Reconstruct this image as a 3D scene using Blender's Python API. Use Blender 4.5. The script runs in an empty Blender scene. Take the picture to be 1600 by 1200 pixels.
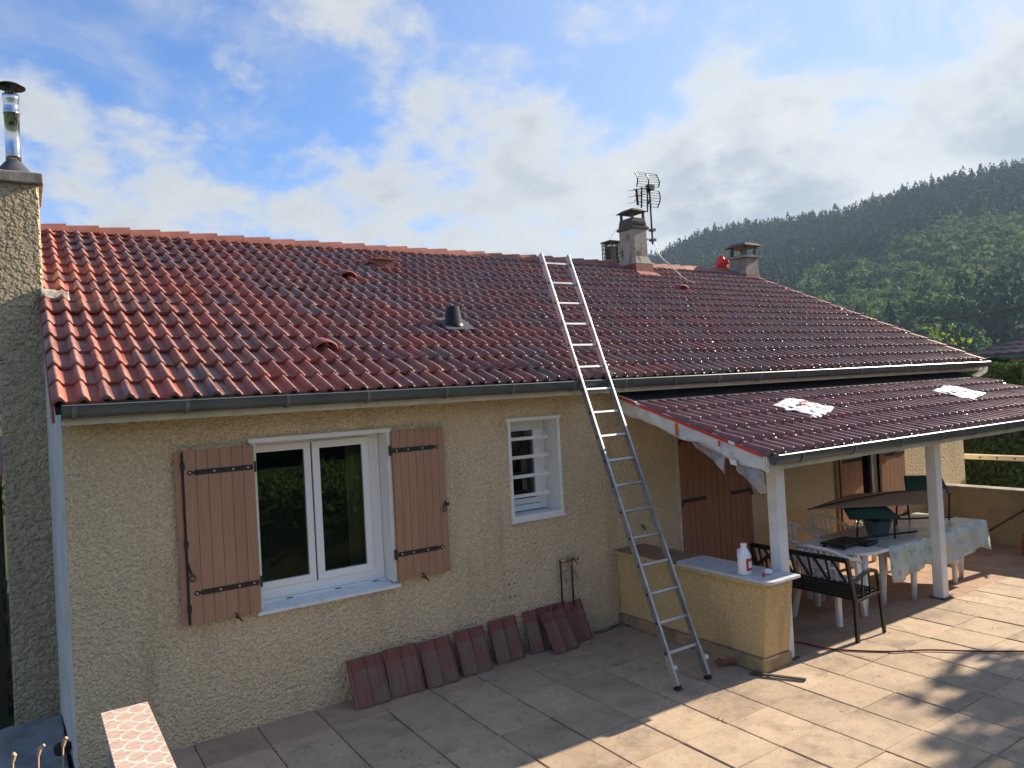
import bpy, math, random
import numpy as np
from mathutils import Vector, Matrix, noise as mnoise
random.seed(7); rng = np.random.default_rng(7)
scn = bpy.context.scene
COL = scn.collection
R = math.radians

# ------------------------------------------------------------------ camera
CX, CY, CZ = -0.2928, -6.5781, 2.7059
YAW, PITCH, ROLL, FPX = 0.5807, 0.0105, -0.0547, 1168.07
def cam_axes():
    fwd = Vector((math.sin(YAW), math.cos(YAW), 0)); rt = Vector((math.cos(YAW), -math.sin(YAW), 0)); up = Vector((0, 0, 1))
    f2 = fwd*math.cos(PITCH)+up*math.sin(PITCH); u2 = up*math.cos(PITCH)-fwd*math.sin(PITCH)
    r3 = rt*math.cos(ROLL)+u2*math.sin(ROLL); u3 = u2*math.cos(ROLL)-rt*math.sin(ROLL)
    return f2, r3, u3
CF, CR, CU = cam_axes()
cd = bpy.data.cameras.new('camera'); co = bpy.data.objects.new('camera', cd); COL.objects.link(co)
m = Matrix((CR, CU, -CF)).transposed().to_4x4(); m.translation = (CX, CY, CZ); co.matrix_world = m
cd.sensor_width = 36; cd.sensor_fit = 'HORIZONTAL'; cd.lens = FPX/1600*36; cd.clip_start = 0.05; cd.clip_end = 4000
scn.camera = co

# ------------------------------------------------------------------ sky, sun, exposure
SUN_EL, SUN_FRONT = 24.5, 3.5            # elevation; degrees the sun stands in front of the facade line
az = R(90+SUN_FRONT)                      # clockwise from +Y
sun_dir = Vector((math.sin(az)*math.cos(R(SUN_EL)), math.cos(az)*math.cos(R(SUN_EL)), math.sin(R(SUN_EL))))
w = bpy.data.worlds.new('World'); scn.world = w; w.use_nodes = True
nt = w.node_tree; nt.nodes.clear()
def N(t, **k):
    n = nt.nodes.new(t)
    for a, v in k.items(): setattr(n, a, v)
    return n
def LK(a, b): nt.links.new(a, b)
def math_node(op, a=None, b=None, clamp=False):
    n = N('ShaderNodeMath', operation=op); n.use_clamp = clamp
    for i, v in enumerate((a, b)):
        if v is None: continue
        if isinstance(v, (int, float)): n.inputs[i].default_value = v
        else: LK(v, n.inputs[i])
    return n.outputs[0]
def mapr(v, a, b, c=0., d=1., smooth=True):
    n = N('ShaderNodeMapRange'); n.interpolation_type = 'SMOOTHSTEP' if smooth else 'LINEAR'
    LK(v, n.inputs[0]); 
    for i, x in zip((1, 2, 3, 4), (a, b, c, d)): n.inputs[i].default_value = x
    return n.outputs[0]
sky = N('ShaderNodeTexSky', sky_type='NISHITA'); sky.sun_disc = False
sky.sun_elevation = R(SUN_EL); sky.sun_rotation = az; sky.air_density = 1.0; sky.dust_density = 0.3; sky.ozone_density = 2.0; sky.altitude = 600
tc = N('ShaderNodeTexCoord'); sep = N('ShaderNodeSeparateXYZ'); LK(tc.outputs['Generated'], sep.inputs[0])
den = math_node('ADD', math_node('MAXIMUM', sep.outputs[2], 0.0), 0.42)
px = math_node('DIVIDE', sep.outputs[0], den); py = math_node('DIVIDE', sep.outputs[1], den)
cmb = N('ShaderNodeCombineXYZ'); LK(px, cmb.inputs[0]); LK(py, cmb.inputs[1]); cmb.inputs[2].default_value = 1.7
def noise(scale, detail, rough, off=(0, 0, 0), dist=0.0):
    mp = N('ShaderNodeMapping'); mp.inputs['Location'].default_value = off; LK(cmb.outputs[0], mp.inputs[0])
    n = N('ShaderNodeTexNoise'); n.inputs['Scale'].default_value = scale; n.inputs['Detail'].default_value = detail
    n.inputs['Roughness'].default_value = rough; n.inputs['Distortion'].default_value = dist; LK(mp.outputs[0], n.inputs['Vector']); return n.outputs[0]
CLOUD_OFF = (5.5, 4.2, 0)
n_big = noise(1.3, 2, 0.5, CLOUD_OFF); n_det = noise(3.6, 9, 0.60, CLOUD_OFF, 0.1); n_shade = noise(5.0, 8, 0.62, (8.3, 2.2, 0))
cov = math_node('ADD', math_node('MULTIPLY', n_big, 0.36), math_node('MULTIPLY', n_det, 0.64))
low = mapr(sep.outputs[2], 0.20, 0.46, 0.125, -0.06)       # a low bank of cloud, clearer sky above it
cov = math_node('ADD', cov, low)
sunw = N('ShaderNodeVectorMath', operation='DOT_PRODUCT'); LK(tc.outputs['Generated'], sunw.inputs[0]); sunw.inputs[1].default_value = sun_dir
sw = mapr(sunw.outputs['Value'], 0.25, 1.0)
cov = math_node('ADD', cov, math_node('MULTIPLY', mapr(sunw.outputs['Value'], -0.2, 0.9), 0.03))
n_cir = noise(2.2, 7, 0.62, (1.3, 6.1, 0), 0.6)
cirrus = math_node('MULTIPLY', mapr(n_cir, 0.46, 0.70), 0.6)
mask = math_node('MAXIMUM', mapr(cov, 0.50, 0.615), cirrus)
thick = mapr(cov, 0.56, 0.72)
dark = math_node('MULTIPLY', thick, mapr(n_shade, 0.34, 0.62))
ccol = N('ShaderNodeMix', data_type='RGBA'); LK(dark, ccol.inputs[0]); ccol.inputs[6].default_value = (2.5, 2.58, 2.66, 1); ccol.inputs[7].default_value = (1.5, 1.72, 2.0, 1)
cb = N('ShaderNodeMix', data_type='RGBA', blend_type='MULTIPLY'); cb.inputs[0].default_value = 1.0
LK(ccol.outputs[2], cb.inputs[6])
gl = math_node('ADD', math_node('MULTIPLY', sw, 0.22), 0.94)
cg = N('ShaderNodeCombineColor'); [LK(gl, cg.inputs[i]) for i in range(3)]; LK(cg.outputs[0], cb.inputs[7])
veil = N('ShaderNodeMix', data_type='RGBA'); LK(math_node('MULTIPLY', sw, 0.7, True), veil.inputs[0]); tint = N('ShaderNodeMix', data_type='RGBA', blend_type='MULTIPLY'); tint.inputs[0].default_value = 1.0; LK(sky.outputs[0], tint.inputs[6]); tint.inputs[7].default_value = (.40, .57, .80, 1)
LK(tint.outputs[2], veil.inputs[6]); veil.inputs[7].default_value = (2.3, 2.75, 3.3, 1)
mx = N('ShaderNodeMix', data_type='RGBA'); LK(mask, mx.inputs[0]); LK(veil.outputs[2], mx.inputs[6]); LK(cb.outputs[2], mx.inputs[7])
bg = N('ShaderNodeBackground'); bg.inputs[1].default_value = 0.10; LK(mx.outputs[2], bg.inputs[0])
wo = N('ShaderNodeOutputWorld'); LK(bg.outputs[0], wo.inputs[0])
sd = bpy.data.lights.new('sun', 'SUN'); sd.energy = 4.4; sd.angle = R(0.53); sd.color = (1.0, 0.86, 0.68)
so = bpy.data.objects.new('sun', sd); COL.objects.link(so); so.rotation_euler = sun_dir.to_track_quat('Z', 'Y').to_euler(); so.location = (20, -5, 20)
vs = scn.view_settings; vs.view_transform = 'Standard'; vs.look = 'None'; vs.gamma = 1; vs.use_curve_mapping = False; vs.exposure = 1.55
scn.cycles.use_denoising = True
scn.cycles.max_bounces = 8; scn.cycles.diffuse_bounces = 5; scn.cycles.glossy_bounces = 3; scn.cycles.transparent_max_bounces = 8; scn.cycles.volume_bounces = 0

# ------------------------------------------------------------------ materials
MATS = {}
def mat(name, base, var=None, scale=6., lo=0.4, hi=0.65, rough=0.7, metal=0., bump=0., bscale=60., bdist=0.01, spec=0.5, detail=5., stretch=(1, 1, 1), extra=None, tr=0., rrand=0., varmix=1.):
    ma = bpy.data.materials.new(name); ma.use_nodes = True; t = ma.node_tree; b = t.nodes['Principled BSDF']
    b.inputs['Base Color'].default_value = (*base, 1); b.inputs['Roughness'].default_value = rough; b.inputs['Metallic'].default_value = metal
    b.inputs['Specular IOR Level'].default_value = spec
    if tr: b.inputs['Transmission Weight'].default_value = tr
    geo = t.nodes.new('ShaderNodeNewGeometry'); mp = t.nodes.new('ShaderNodeMapping'); mp.inputs['Scale'].default_value = stretch
    t.links.new(geo.outputs['Position'], mp.inputs[0]); col = None
    if var is not None:
        n = t.nodes.new('ShaderNodeTexNoise'); n.inputs['Scale'].default_value = scale; n.inputs['Detail'].default_value = detail; n.inputs['Roughness'].default_value = .6
        t.links.new(mp.outputs[0], n.inputs['Vector'])
        r = t.nodes.new('ShaderNodeMapRange'); r.interpolation_type = 'SMOOTHSTEP'; r.inputs[1].default_value = lo; r.inputs[2].default_value = hi; r.inputs[4].default_value = varmix
        t.links.new(n.outputs[0], r.inputs[0])
        mxn = t.nodes.new('ShaderNodeMix'); mxn.data_type = 'RGBA'; t.links.new(r.outputs[0], mxn.inputs[0])
        mxn.inputs[6].default_value = (*base, 1); mxn.inputs[7].default_value = (*var, 1); col = mxn.outputs[2]
    if rrand:
        oi = t.nodes.new('ShaderNodeObjectInfo'); hs = t.nodes.new('ShaderNodeHueSaturation')
        r = t.nodes.new('ShaderNodeMapRange'); r.inputs[3].default_value = 1-rrand; r.inputs[4].default_value = 1+rrand; t.links.new(oi.outputs['Random'], r.inputs[0])
        t.links.new(r.outputs[0], hs.inputs['Value'])
        if col is not None: t.links.new(col, hs.inputs['Color'])
        else: hs.inputs['Color'].default_value = (*base, 1)
        col = hs.outputs[0]
    if col is not None: t.links.new(col, b.inputs['Base Color'])
    if bump:
        n2 = t.nodes.new('ShaderNodeTexNoise'); n2.inputs['Scale'].default_value = bscale; n2.inputs['Detail'].default_value = 3; t.links.new(mp.outputs[0], n2.inputs['Vector'])
        bp = t.nodes.new('ShaderNodeBump'); bp.inputs['Strength'].default_value = bump; bp.inputs['Distance'].default_value = bdist
        t.links.new(n2.outputs[0], bp.inputs['Height']); t.links.new(bp.outputs[0], b.inputs['Normal'])
    if extra: extra(t, b, geo, mp, col)
    MATS[name] = ma; return ma

def blend(t, fac, a, b, mode='MIX'):
    n = t.nodes.new('ShaderNodeMix'); n.data_type = 'RGBA'; n.blend_type = mode
    if isinstance(fac, (int, float)): n.inputs[0].default_value = fac
    else: t.links.new(fac, n.inputs[0])
    for i, v in ((6, a), (7, b)):
        if isinstance(v, tuple): n.inputs[i].default_value = (*v, 1)
        else: t.links.new(v, n.inputs[i])
    return n.outputs[2]
def nz(t, vec, scale, detail=4., rough=.55, lo=None, hi=None, out=1., off=None):
    n = t.nodes.new('ShaderNodeTexNoise'); n.inputs['Scale'].default_value = scale; n.inputs['Detail'].default_value = detail; n.inputs['Roughness'].default_value = rough
    if off is not None:
        v = t.nodes.new('ShaderNodeVectorMath'); v.operation = 'ADD'; v.inputs[1].default_value = off; t.links.new(vec, v.inputs[0]); vec = v.outputs[0]
    t.links.new(vec, n.inputs['Vector'])
    if lo is None: return n.outputs[0]
    r = t.nodes.new('ShaderNodeMapRange'); r.interpolation_type = 'SMOOTHSTEP'; r.inputs[1].default_value = lo; r.inputs[2].default_value = hi; r.inputs[4].default_value = out
    t.links.new(n.outputs[0], r.inputs[0]); return r.outputs[0]

def roughcast_extra(c1, c2, c3, bstr=1.0, gs=1.0, dirt=.45):
    def ex(t, b, geo, mp, col):
        P = mp.outputs[0]
        big = nz(t, P, 0.9, 4, .6, .35, .68); mid = nz(t, P, 38*gs, 3, .6, .38, .62)
        c = blend(t, big, c1, c2); c = blend(t, mid, c, c3)
        st = t.nodes.new('ShaderNodeMapping'); st.inputs['Scale'].default_value = (1.6, 1.6, .22); t.links.new(geo.outputs['Position'], st.inputs[0])
        streak = nz(t, st.outputs[0], 2.2, 5, .6, .50, .78, dirt)
        c = blend(t, streak, c, (c1[0]*.55, c1[1]*.52, c1[2]*.45))
        t.links.new(c, b.inputs['Base Color'])
        v = t.nodes.new('ShaderNodeTexVoronoi'); v.inputs['Scale'].default_value = 52*gs; v.feature = 'SMOOTH_F1'; v.inputs['Smoothness'].default_value = .6
        wv = t.nodes.new('ShaderNodeVectorMath'); wv.operation = 'ADD'; nn = t.nodes.new('ShaderNodeTexNoise'); nn.inputs['Scale'].default_value = 30*gs; t.links.new(P, nn.inputs['Vector'])
        sc = t.nodes.new('ShaderNodeVectorMath'); sc.operation = 'SCALE'; sc.inputs['Scale'].default_value = .03/gs; t.links.new(nn.outputs['Color'], sc.inputs[0])
        t.links.new(P, wv.inputs[0]); t.links.new(sc.outputs[0], wv.inputs[1]); t.links.new(wv.outputs[0], v.inputs['Vector'])
        n2 = nz(t, P, 24*gs, 4, .65)
        ad = t.nodes.new('ShaderNodeMath'); ad.operation = 'SUBTRACT'; t.links.new(n2, ad.inputs[0])
        ml = t.nodes.new('ShaderNodeMath'); ml.operation = 'MULTIPLY'; ml.inputs[1].default_value = .55; t.links.new(v.outputs['Distance'], ml.inputs[0]); t.links.new(ml.outputs[0], ad.inputs[1])
        bp = t.nodes.new('ShaderNodeBump'); bp.inputs['Strength'].default_value = bstr; bp.inputs['Distance'].default_value = .05/gs
        t.links.new(ad.outputs[0], bp.inputs['Height']); t.links.new(bp.outputs[0], b.inputs['Normal'])
    return ex
mat('roughcast', (.5, .4, .25), rough=.92, spec=.2, extra=roughcast_extra((.80, .61, .37), (.70, .54, .335), (.88, .73, .49), 1.0, 1.0))
mat('roughcast_coarse', (.5, .4, .25), rough=.92, spec=.2, extra=roughcast_extra((.60, .46, .28), (.5, .4, .25), (.66, .54, .36), 1.0, .62))
mat('render_smooth', (.68, .64, .57), (.58, .54, .48), 3, rough=.9, bump=.3, bscale=80, bdist=.01, spec=.2)
mat('counter_render', (.62, .45, .2), rough=.9, spec=.2, extra=roughcast_extra((.62, .44, .19), (.46, .33, .16), (.68, .52, .27), .5, 1.3, .85))
mat('plinth_render', (.42, .30, .15), (.22, .18, .12), 5, .35, .65, rough=.95, bump=.6, bscale=50, bdist=.015, spec=.2)
mat('white_paint', (.78, .77, .73), (.66, .64, .58), 3.0, .45, .8, rough=.45, bump=.05, bscale=40, bdist=.004)
mat('white_pvc', (.82, .82, .80), rough=.32)
mat('sill_paint', (.74, .77, .8), (.6, .63, .64), 9, .5, .75, rough=.5)
mat('cream_board', (.62, .58, .46), (.5, .46, .36), 3, rough=.6)
mat('shutter_brown', (.41, .215, .13), (.35, .185, .11), 2.5, .35, .7, rough=.55, bump=.08, bscale=14, bdist=.004, stretch=(14, 14, 1), rrand=.06)
mat('door_brown', (.36, .15, .08), (.29, .12, .065), 2.5, .35, .7, rough=.55, bump=.08, bscale=14, bdist=.004, stretch=(14, 14, 1), rrand=.08)
mat('iron_black', (.012, .014, .017), rough=.45)
mat('rivet', (.6, .6, .58), rough=.4, metal=.6)
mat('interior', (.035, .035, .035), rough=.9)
mat('curtain', (.50, .46, .22), (.38, .35, .15), 30, rough=.9, stretch=(1, 1, .05))
mat('zinc', (.10, .12, .125), (.075, .09, .095), 4, .4, .7, rough=.42, metal=.25, spec=.5)
mat('zinc_light', (.19, .22, .225), (.14, .16, .165), 4, rough=.45, metal=.3)
mat('aluminium', (.40, .41, .42), (.3, .3, .3), 7, .42, .7, rough=.42, metal=.8)
mat('aluminium_dirty', (.45, .42, .37), (.7, .68, .62), 24, .55, .7, rough=.55, metal=.5)
mat('rubber', (.015, .015, .015), rough=.8)
mat('steel_flue', (.62, .63, .65), rough=.12, metal=1.0)
mat('black_metal', (.007, .009, .010), rough=.4, spec=.35)
mat('lead', (.05, .055, .07), rough=.6)
mat('concrete', (.36, .33, .28), (.22, .2, .17), 6, .38, .66, rough=.92, bump=.4, bscale=45, bdist=.01, spec=.2)
mat('concrete_dark', (.10, .095, .085), (.17, .15, .12), 9, .4, .7, rough=.95, bump=.4, bscale=50, bdist=.01, spec=.2)
mat('chimney_render', (.42, .38, .32), (.18, .165, .14), 5, .48, .66, rough=.95, bump=.4, bscale=30, bdist=.012, spec=.2, stretch=(1, 1, .7))
mat('flash_red', (.24, .06, .045), (.3, .1, .07), 5, rough=.55)
mat('membrane', (.012, .013, .016), rough=.6)
mat('mortar', (.12, .095, .07), (.07, .06, .045), 9, rough=1.0, spec=.1)
mat('cap_tile', (.26, .17, .12), (.17, .11, .08), 7, rough=.6)
mat('worktop', (.56, .58, .6), (.42, .44, .46), 14, .45, .7, rough=.5, bump=.1, bscale=90, bdist=.003)
mat('plastic_white', (.80, .80, .77), (.7, .69, .64), 5, rough=.38)
mat('plastic_milk', (.86, .87, .86), rough=.3, spec=.5)
mat('plastic_red', (.6, .02, .03), rough=.4)
mat('red_film', (.85, .03, .025), rough=.4)
mat('tape_red', (.62, .06, .03), rough=.5)
mat('tape_orange', (.75, .13, .02), rough=.5)
mat('film', (.72, .71, .66), (.58, .57, .53), 8, rough=.35, bump=.5, bscale=16, bdist=.03)
mat('film_grey', (.30, .27, .25), (.40, .37, .35), 9, rough=.3, bump=.5, bscale=20, bdist=.03)
mat('bag_white', (.85, .84, .8), rough=.4, bump=.3, bscale=30, bdist=.01)
mat('paper', (.8, .79, .76), rough=.8)
mat('green_fabric', (.006, .075, .06), (.004, .055, .045), 20, rough=.75)
mat('brown_fabric', (.34, .235, .155), (.29, .2, .13), 20, rough=.85)
mat('tub', (.12, .17, .18), rough=.5)
mat('griddle', (.012, .012, .012), rough=.5)
mat('hose', (.16, .02, .02), rough=.5)
mat('wood_pale', (.62, .56, .44), (.5, .43, .32), 6, rough=.8, stretch=(1, 1, 8))
mat('wood_dark', (.06, .045, .035), rough=.9)
mat('log', (.15, .10, .06), (.06, .04, .025), 9, rough=.95, rrand=.3)
mat('brass', (.45, .38, .25), rough=.3, metal=.9)
mat('copper_old', (.03, .03, .03), rough=.6)
mat('tarp', (.24, .25, .26), (.17, .18, .19), 5, rough=.4, bump=.25, bscale=6, bdist=.05)
mat('cane', (.5, .34, .2), rough=.7)
mat('parapet_render', (.40, .30, .16), (.27, .22, .13), 2.2, .4, .7, rough=.9, bump=.4, bscale=70, bdist=.01, spec=.2)
mat('cable_black', (.008, .008, .008), rough=.9, spec=.05)
mat('cable_white', (.7, .7, .68), rough=.5)
mat('bark', (.09, .07, .05), (.05, .04, .03), 10, rough=.95)
mat('neighbour_wall', (.5, .42, .3), rough=.9)
mat('neighbour_tile', (.11, .06, .05), (.16, .09, .07), 5, rough=.5, rrand=.2)

def tile_mat(name, red, maroon, faded, fade_lo, fade_hi, rough):
    def ex(t, b, geo, mp, col):
        P = geo.outputs['Position']
        at = t.nodes.new('ShaderNodeAttribute'); at.attribute_name = 'rnd'
        c = blend(t, at.outputs['Fac'], red, maroon)
        f1 = nz(t, P, 3.0, 6, .65, fade_lo, fade_hi, .8)
        pw = t.nodes.new('ShaderNodeMath'); pw.operation = 'POWER'; pw.inputs[1].default_value = 7.; t.links.new(at.outputs['Fac'], pw.inputs[0])
        c = blend(t, f1, c, faded)
        m2 = t.nodes.new('ShaderNodeMath'); m2.operation = 'MULTIPLY'; m2.inputs[1].default_value = .35; t.links.new(pw.outputs[0], m2.inputs[0])
        c = blend(t, m2.outputs[0], c, faded)
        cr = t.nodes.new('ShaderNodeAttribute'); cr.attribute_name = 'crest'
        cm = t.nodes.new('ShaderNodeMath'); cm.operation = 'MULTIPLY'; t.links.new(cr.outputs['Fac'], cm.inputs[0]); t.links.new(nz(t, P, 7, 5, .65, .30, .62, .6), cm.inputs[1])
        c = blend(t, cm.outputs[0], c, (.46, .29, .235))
        f2 = nz(t, P, 28, 4, .6, .5, .75, .5); c = blend(t, f2, c, (maroon[0]*.6, maroon[1]*.7, maroon[2]*.8))
        f3 = nz(t, P, 55, 3, .6, .62, .75, .55, off=(5, 3, 1)); c = blend(t, f3, c, (.5, .42, .36))
        t.links.new(c, b.inputs['Base Color'])
        rr = nz(t, P, 6, 3, .5, .3, .7, .2)
        g0 = t.nodes.new('ShaderNodeMapRange'); g0.inputs[1].default_value = .15; g0.inputs[2].default_value = .75; g0.inputs[3].default_value = rough+.30; g0.inputs[4].default_value = rough; t.links.new(at.outputs['Fac'], g0.inputs[0])
        a = t.nodes.new('ShaderNodeMath'); a.operation = 'ADD'; t.links.new(rr, a.inputs[0]); t.links.new(g0.outputs[0], a.inputs[1]); t.links.new(a.outputs[0], b.inputs['Roughness'])
        bp = t.nodes.new('ShaderNodeBump'); bp.inputs['Strength'].default_value = .25; bp.inputs['Distance'].default_value = .006
        t.links.new(nz(t, P, 70, 3), bp.inputs['Height']); t.links.new(bp.outputs[0], b.inputs['Normal'])
    return mat(name, red, rough=rough, spec=.6, extra=ex)
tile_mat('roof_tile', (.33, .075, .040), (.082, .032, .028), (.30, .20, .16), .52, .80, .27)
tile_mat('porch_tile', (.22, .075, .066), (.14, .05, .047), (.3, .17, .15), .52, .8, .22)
mat('ridge', (.33, .115, .075), (.26, .085, .055), 5, rough=.55, bump=.2, bscale=60, bdist=.006, rrand=.12)

def slab_mat(name, a, c2, stain, rr):
    def ex(t, b, geo, mp, col):
        P = geo.outputs['Position']; oi = t.nodes.new('ShaderNodeObjectInfo')
        ad = t.nodes.new('ShaderNodeVectorMath'); ad.operation = 'ADD'; cmbn = t.nodes.new('ShaderNodeCombineXYZ')
        ml = t.nodes.new('ShaderNodeMath'); ml.operation = 'MULTIPLY'; ml.inputs[1].default_value = 40; t.links.new(oi.outputs['Random'], ml.inputs[0])
        t.links.new(ml.outputs[0], cmbn.inputs[2]); t.links.new(P, ad.inputs[0]); t.links.new(cmbn.outputs[0], ad.inputs[1]); Q = ad.outputs[0]
        c = blend(t, nz(t, Q, 4.5, 5, .6, .35, .68), a, c2)
        c = blend(t, nz(t, Q, 2.2, 8, .75, .48, .72, .85), c, stain)
        c = blend(t, nz(t, P, 26, 6, .7, .54, .72, .6), c, stain)
        c = blend(t, nz(t, P, 120, 2, .5, .55, .7, .35), c, (a[0]*.55, a[1]*.52, a[2]*.5))
        hs = t.nodes.new('ShaderNodeHueSaturation'); r = t.nodes.new('ShaderNodeMapRange'); r.inputs[3].default_value = 1-rr; r.inputs[4].default_value = 1+rr
        t.links.new(oi.outputs['Random'], r.inputs[0]); t.links.new(r.outputs[0], hs.inputs['Value']); t.links.new(c, hs.inputs['Color']); t.links.new(hs.outputs[0], b.inputs['Base Color'])
        mpn = t.nodes.new('ShaderNodeMapping'); mpn.inputs['Scale'].default_value = (1, 3.2, 1); mpn.inputs['Rotation'].default_value = (0, 0, .5); t.links.new(Q, mpn.inputs[0])
        h = nz(t, mpn.outputs[0], 7, 6, .7)
        bp = t.nodes.new('ShaderNodeBump'); bp.inputs['Strength'].default_value = .35; bp.inputs['Distance'].default_value = .02
        t.links.new(h, bp.inputs['Height']); t.links.new(bp.outputs[0], b.inputs['Normal'])
    return mat(name, a, rough=.85, spec=.3, extra=ex)
slab_mat('slab', (.48, .36, .245), (.40, .30, .205), (.2, .155, .115), .13)
slab_mat('slab_border', (.44, .31, .22), (.38, .27, .19), (.25, .2, .15), .08)
slab_mat('floor_red', (.42, .27, .185), (.36, .23, .155), (.24, .16, .11), .10)

def scallop_extra(t, b, geo, mp, col):
    # cast tile-mosaic pattern printed on the coping tiles: fans with pale joints
    P = geo.outputs['Position']; sp = t.nodes.new('ShaderNodeSeparateXYZ'); t.links.new(P, sp.inputs[0])
    def mt(op, a, bb=None, clamp=False):
        n = t.nodes.new('ShaderNodeMath'); n.operation = op; n.use_clamp = clamp
        for i, v in enumerate((a, bb)):
            if v is None: continue
            if isinstance(v, (int, float)): n.inputs[i].default_value = v
            else: t.links.new(v, n.inputs[i])
        return n.outputs[0]
    S = .078
    x = mt('DIVIDE', mt('SUBTRACT', 5., sp.outputs[0]), S); y = mt('DIVIDE', mt('ADD', sp.outputs[1], 20.), S*2)
    row = mt('FLOOR', x); fx = mt('FRACT', x); odd = mt('MULTIPLY', mt('MODULO', row, 2.), .5)
    fy = mt('SUBTRACT', mt('FRACT', mt('ADD', y, odd)), .5)
    d = mt('SQRT', mt('ADD', mt('MULTIPLY', fx, fx), mt('MULTIPLY', mt('MULTIPLY', fy, fy), 4.)))
    ring = mt('LESS_THAN', mt('ABSOLUTE', mt('SUBTRACT', d, .94)), .07)
    spoke = mt('LESS_THAN', mt('FRACT', mt('MULTIPLY', mt('ARCTAN2', fy, mt('ADD', fx, .15)), 3.2)), .14)
    ln = mt('MAXIMUM', ring, mt('MULTIPLY', spoke, .7))
    mpn = t.nodes.new('ShaderNodeMapping'); mpn.inputs['Scale'].default_value = (1, 5, 1); t.links.new(P, mpn.inputs[0])
    c = blend(t, nz(t, mpn.outputs[0], 22, 4, .6, .35, .65), (.46, .27, .19), (.60, .47, .39))
    t.links.new(blend(t, ln, c, (.74, .67, .59)), b.inputs['Base Color'])
mat('coping_tile', (.6, .45, .36), rough=.4, extra=scallop_extra)
def cloth_extra(t, b, geo, mp, col):
    P = geo.outputs['Position']
    v = t.nodes.new('ShaderNodeTexVoronoi'); v.inputs['Scale'].default_value = 4.6; t.links.new(P, v.inputs['Vector'])
    def near(vv, r):
        n = t.nodes.new('ShaderNodeMath'); n.operation = 'LESS_THAN'; n.inputs[1].default_value = r; t.links.new(vv, n.inputs[0]); return n.outputs[0]
    c = blend(t, nz(t, P, 3, 3, .5, .4, .6), (.50, .56, .52), (.43, .49, .46))
    c = blend(t, nz(t, P, 9, 2, .5, .60, .64, .9), c, (.34, .39, .36))
    c = blend(t, near(v.outputs['Distance'], .26), c, (.60, .50, .22))
    v2 = t.nodes.new('ShaderNodeTexVoronoi'); v2.inputs['Scale'].default_value = 6.3; a = t.nodes.new('ShaderNodeVectorMath'); a.operation = 'ADD'; a.inputs[1].default_value = (3.3, 1.7, .4)
    t.links.new(P, a.inputs[0]); t.links.new(a.outputs[0], v2.inputs['Vector']); c = blend(t, near(v2.outputs['Distance'], .2), c, (.36, .40, .41))
    t.links.new(c, b.inputs['Base Color'])
mat('oilcloth', (.6, .65, .6), rough=.28, extra=cloth_extra)

def glass_mat():
    ma = bpy.data.materials.new('window_glass'); ma.use_nodes = True; t = ma.node_tree; t.nodes.clear()
    o = t.nodes.new('ShaderNodeOutputMaterial'); g = t.nodes.new('ShaderNodeBsdfGlossy'); g.inputs['Roughness'].default_value = 0.0
    tr = t.nodes.new('ShaderNodeBsdfTransparent'); tr.inputs[0].default_value = (.72, .78, .75, 1); f = t.nodes.new('ShaderNodeFresnel'); f.inputs[0].default_value = 1.9
    mx = t.nodes.new('ShaderNodeMixShader'); t.links.new(f.outputs[0], mx.inputs[0]); t.links.new(tr.outputs[0], mx.inputs[1]); t.links.new(g.outputs[0], mx.inputs[2]); t.links.new(mx.outputs[0], o.inputs[0])
    MATS['window_glass'] = ma
glass_mat()
def leaf_mat(name, c1, c2, c3=None, transl=.25):
    ma = bpy.data.materials.new(name); ma.use_nodes = True; t = ma.node_tree; b = t.nodes['Principled BSDF']; b.inputs['Roughness'].default_value = .9; b.inputs['Specular IOR Level'].default_value = .08
    at = t.nodes.new('ShaderNodeAttribute'); at.attribute_name = 'rnd'
    c = blend(t, at.outputs['Fac'], c1, c2); t.links.new(c, b.inputs['Base Color'])
    tb = t.nodes.new('ShaderNodeBsdfTranslucent'); t.links.new(blend(t, .5, c, (c2[0]*1.6, c2[1]*1.8, c2[2]*.9)), tb.inputs[0])
    mx = t.nodes.new('ShaderNodeMixShader'); mx.inputs[0].default_value = transl; o = t.nodes['Material Output']
    t.links.new(b.outputs[0], mx.inputs[1]); t.links.new(tb.outputs[0], mx.inputs[2]); t.links.new(mx.outputs[0], o.inputs[0]); MATS[name] = ma
leaf_mat('leaf_pine', (.016, .036, .020), (.038, .066, .033), transl=.05)
leaf_mat('leaf_broad', (.042, .078, .03), (.115, .165, .06))
leaf_mat('leaf_hedge', (.008, .024, .014), (.02, .045, .018), transl=.06)
leaf_mat('leaf_bush', (.03, .06, .02), (.07, .11, .03), transl=.15)
leaf_mat('leaf_bright', (.12, .2, .04), (.2, .26, .06), transl=.4)
mat('ground_green', (.035, .06, .02), (.06, .075, .035), .12, .35, .65, rough=1.0, spec=.1)

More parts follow.
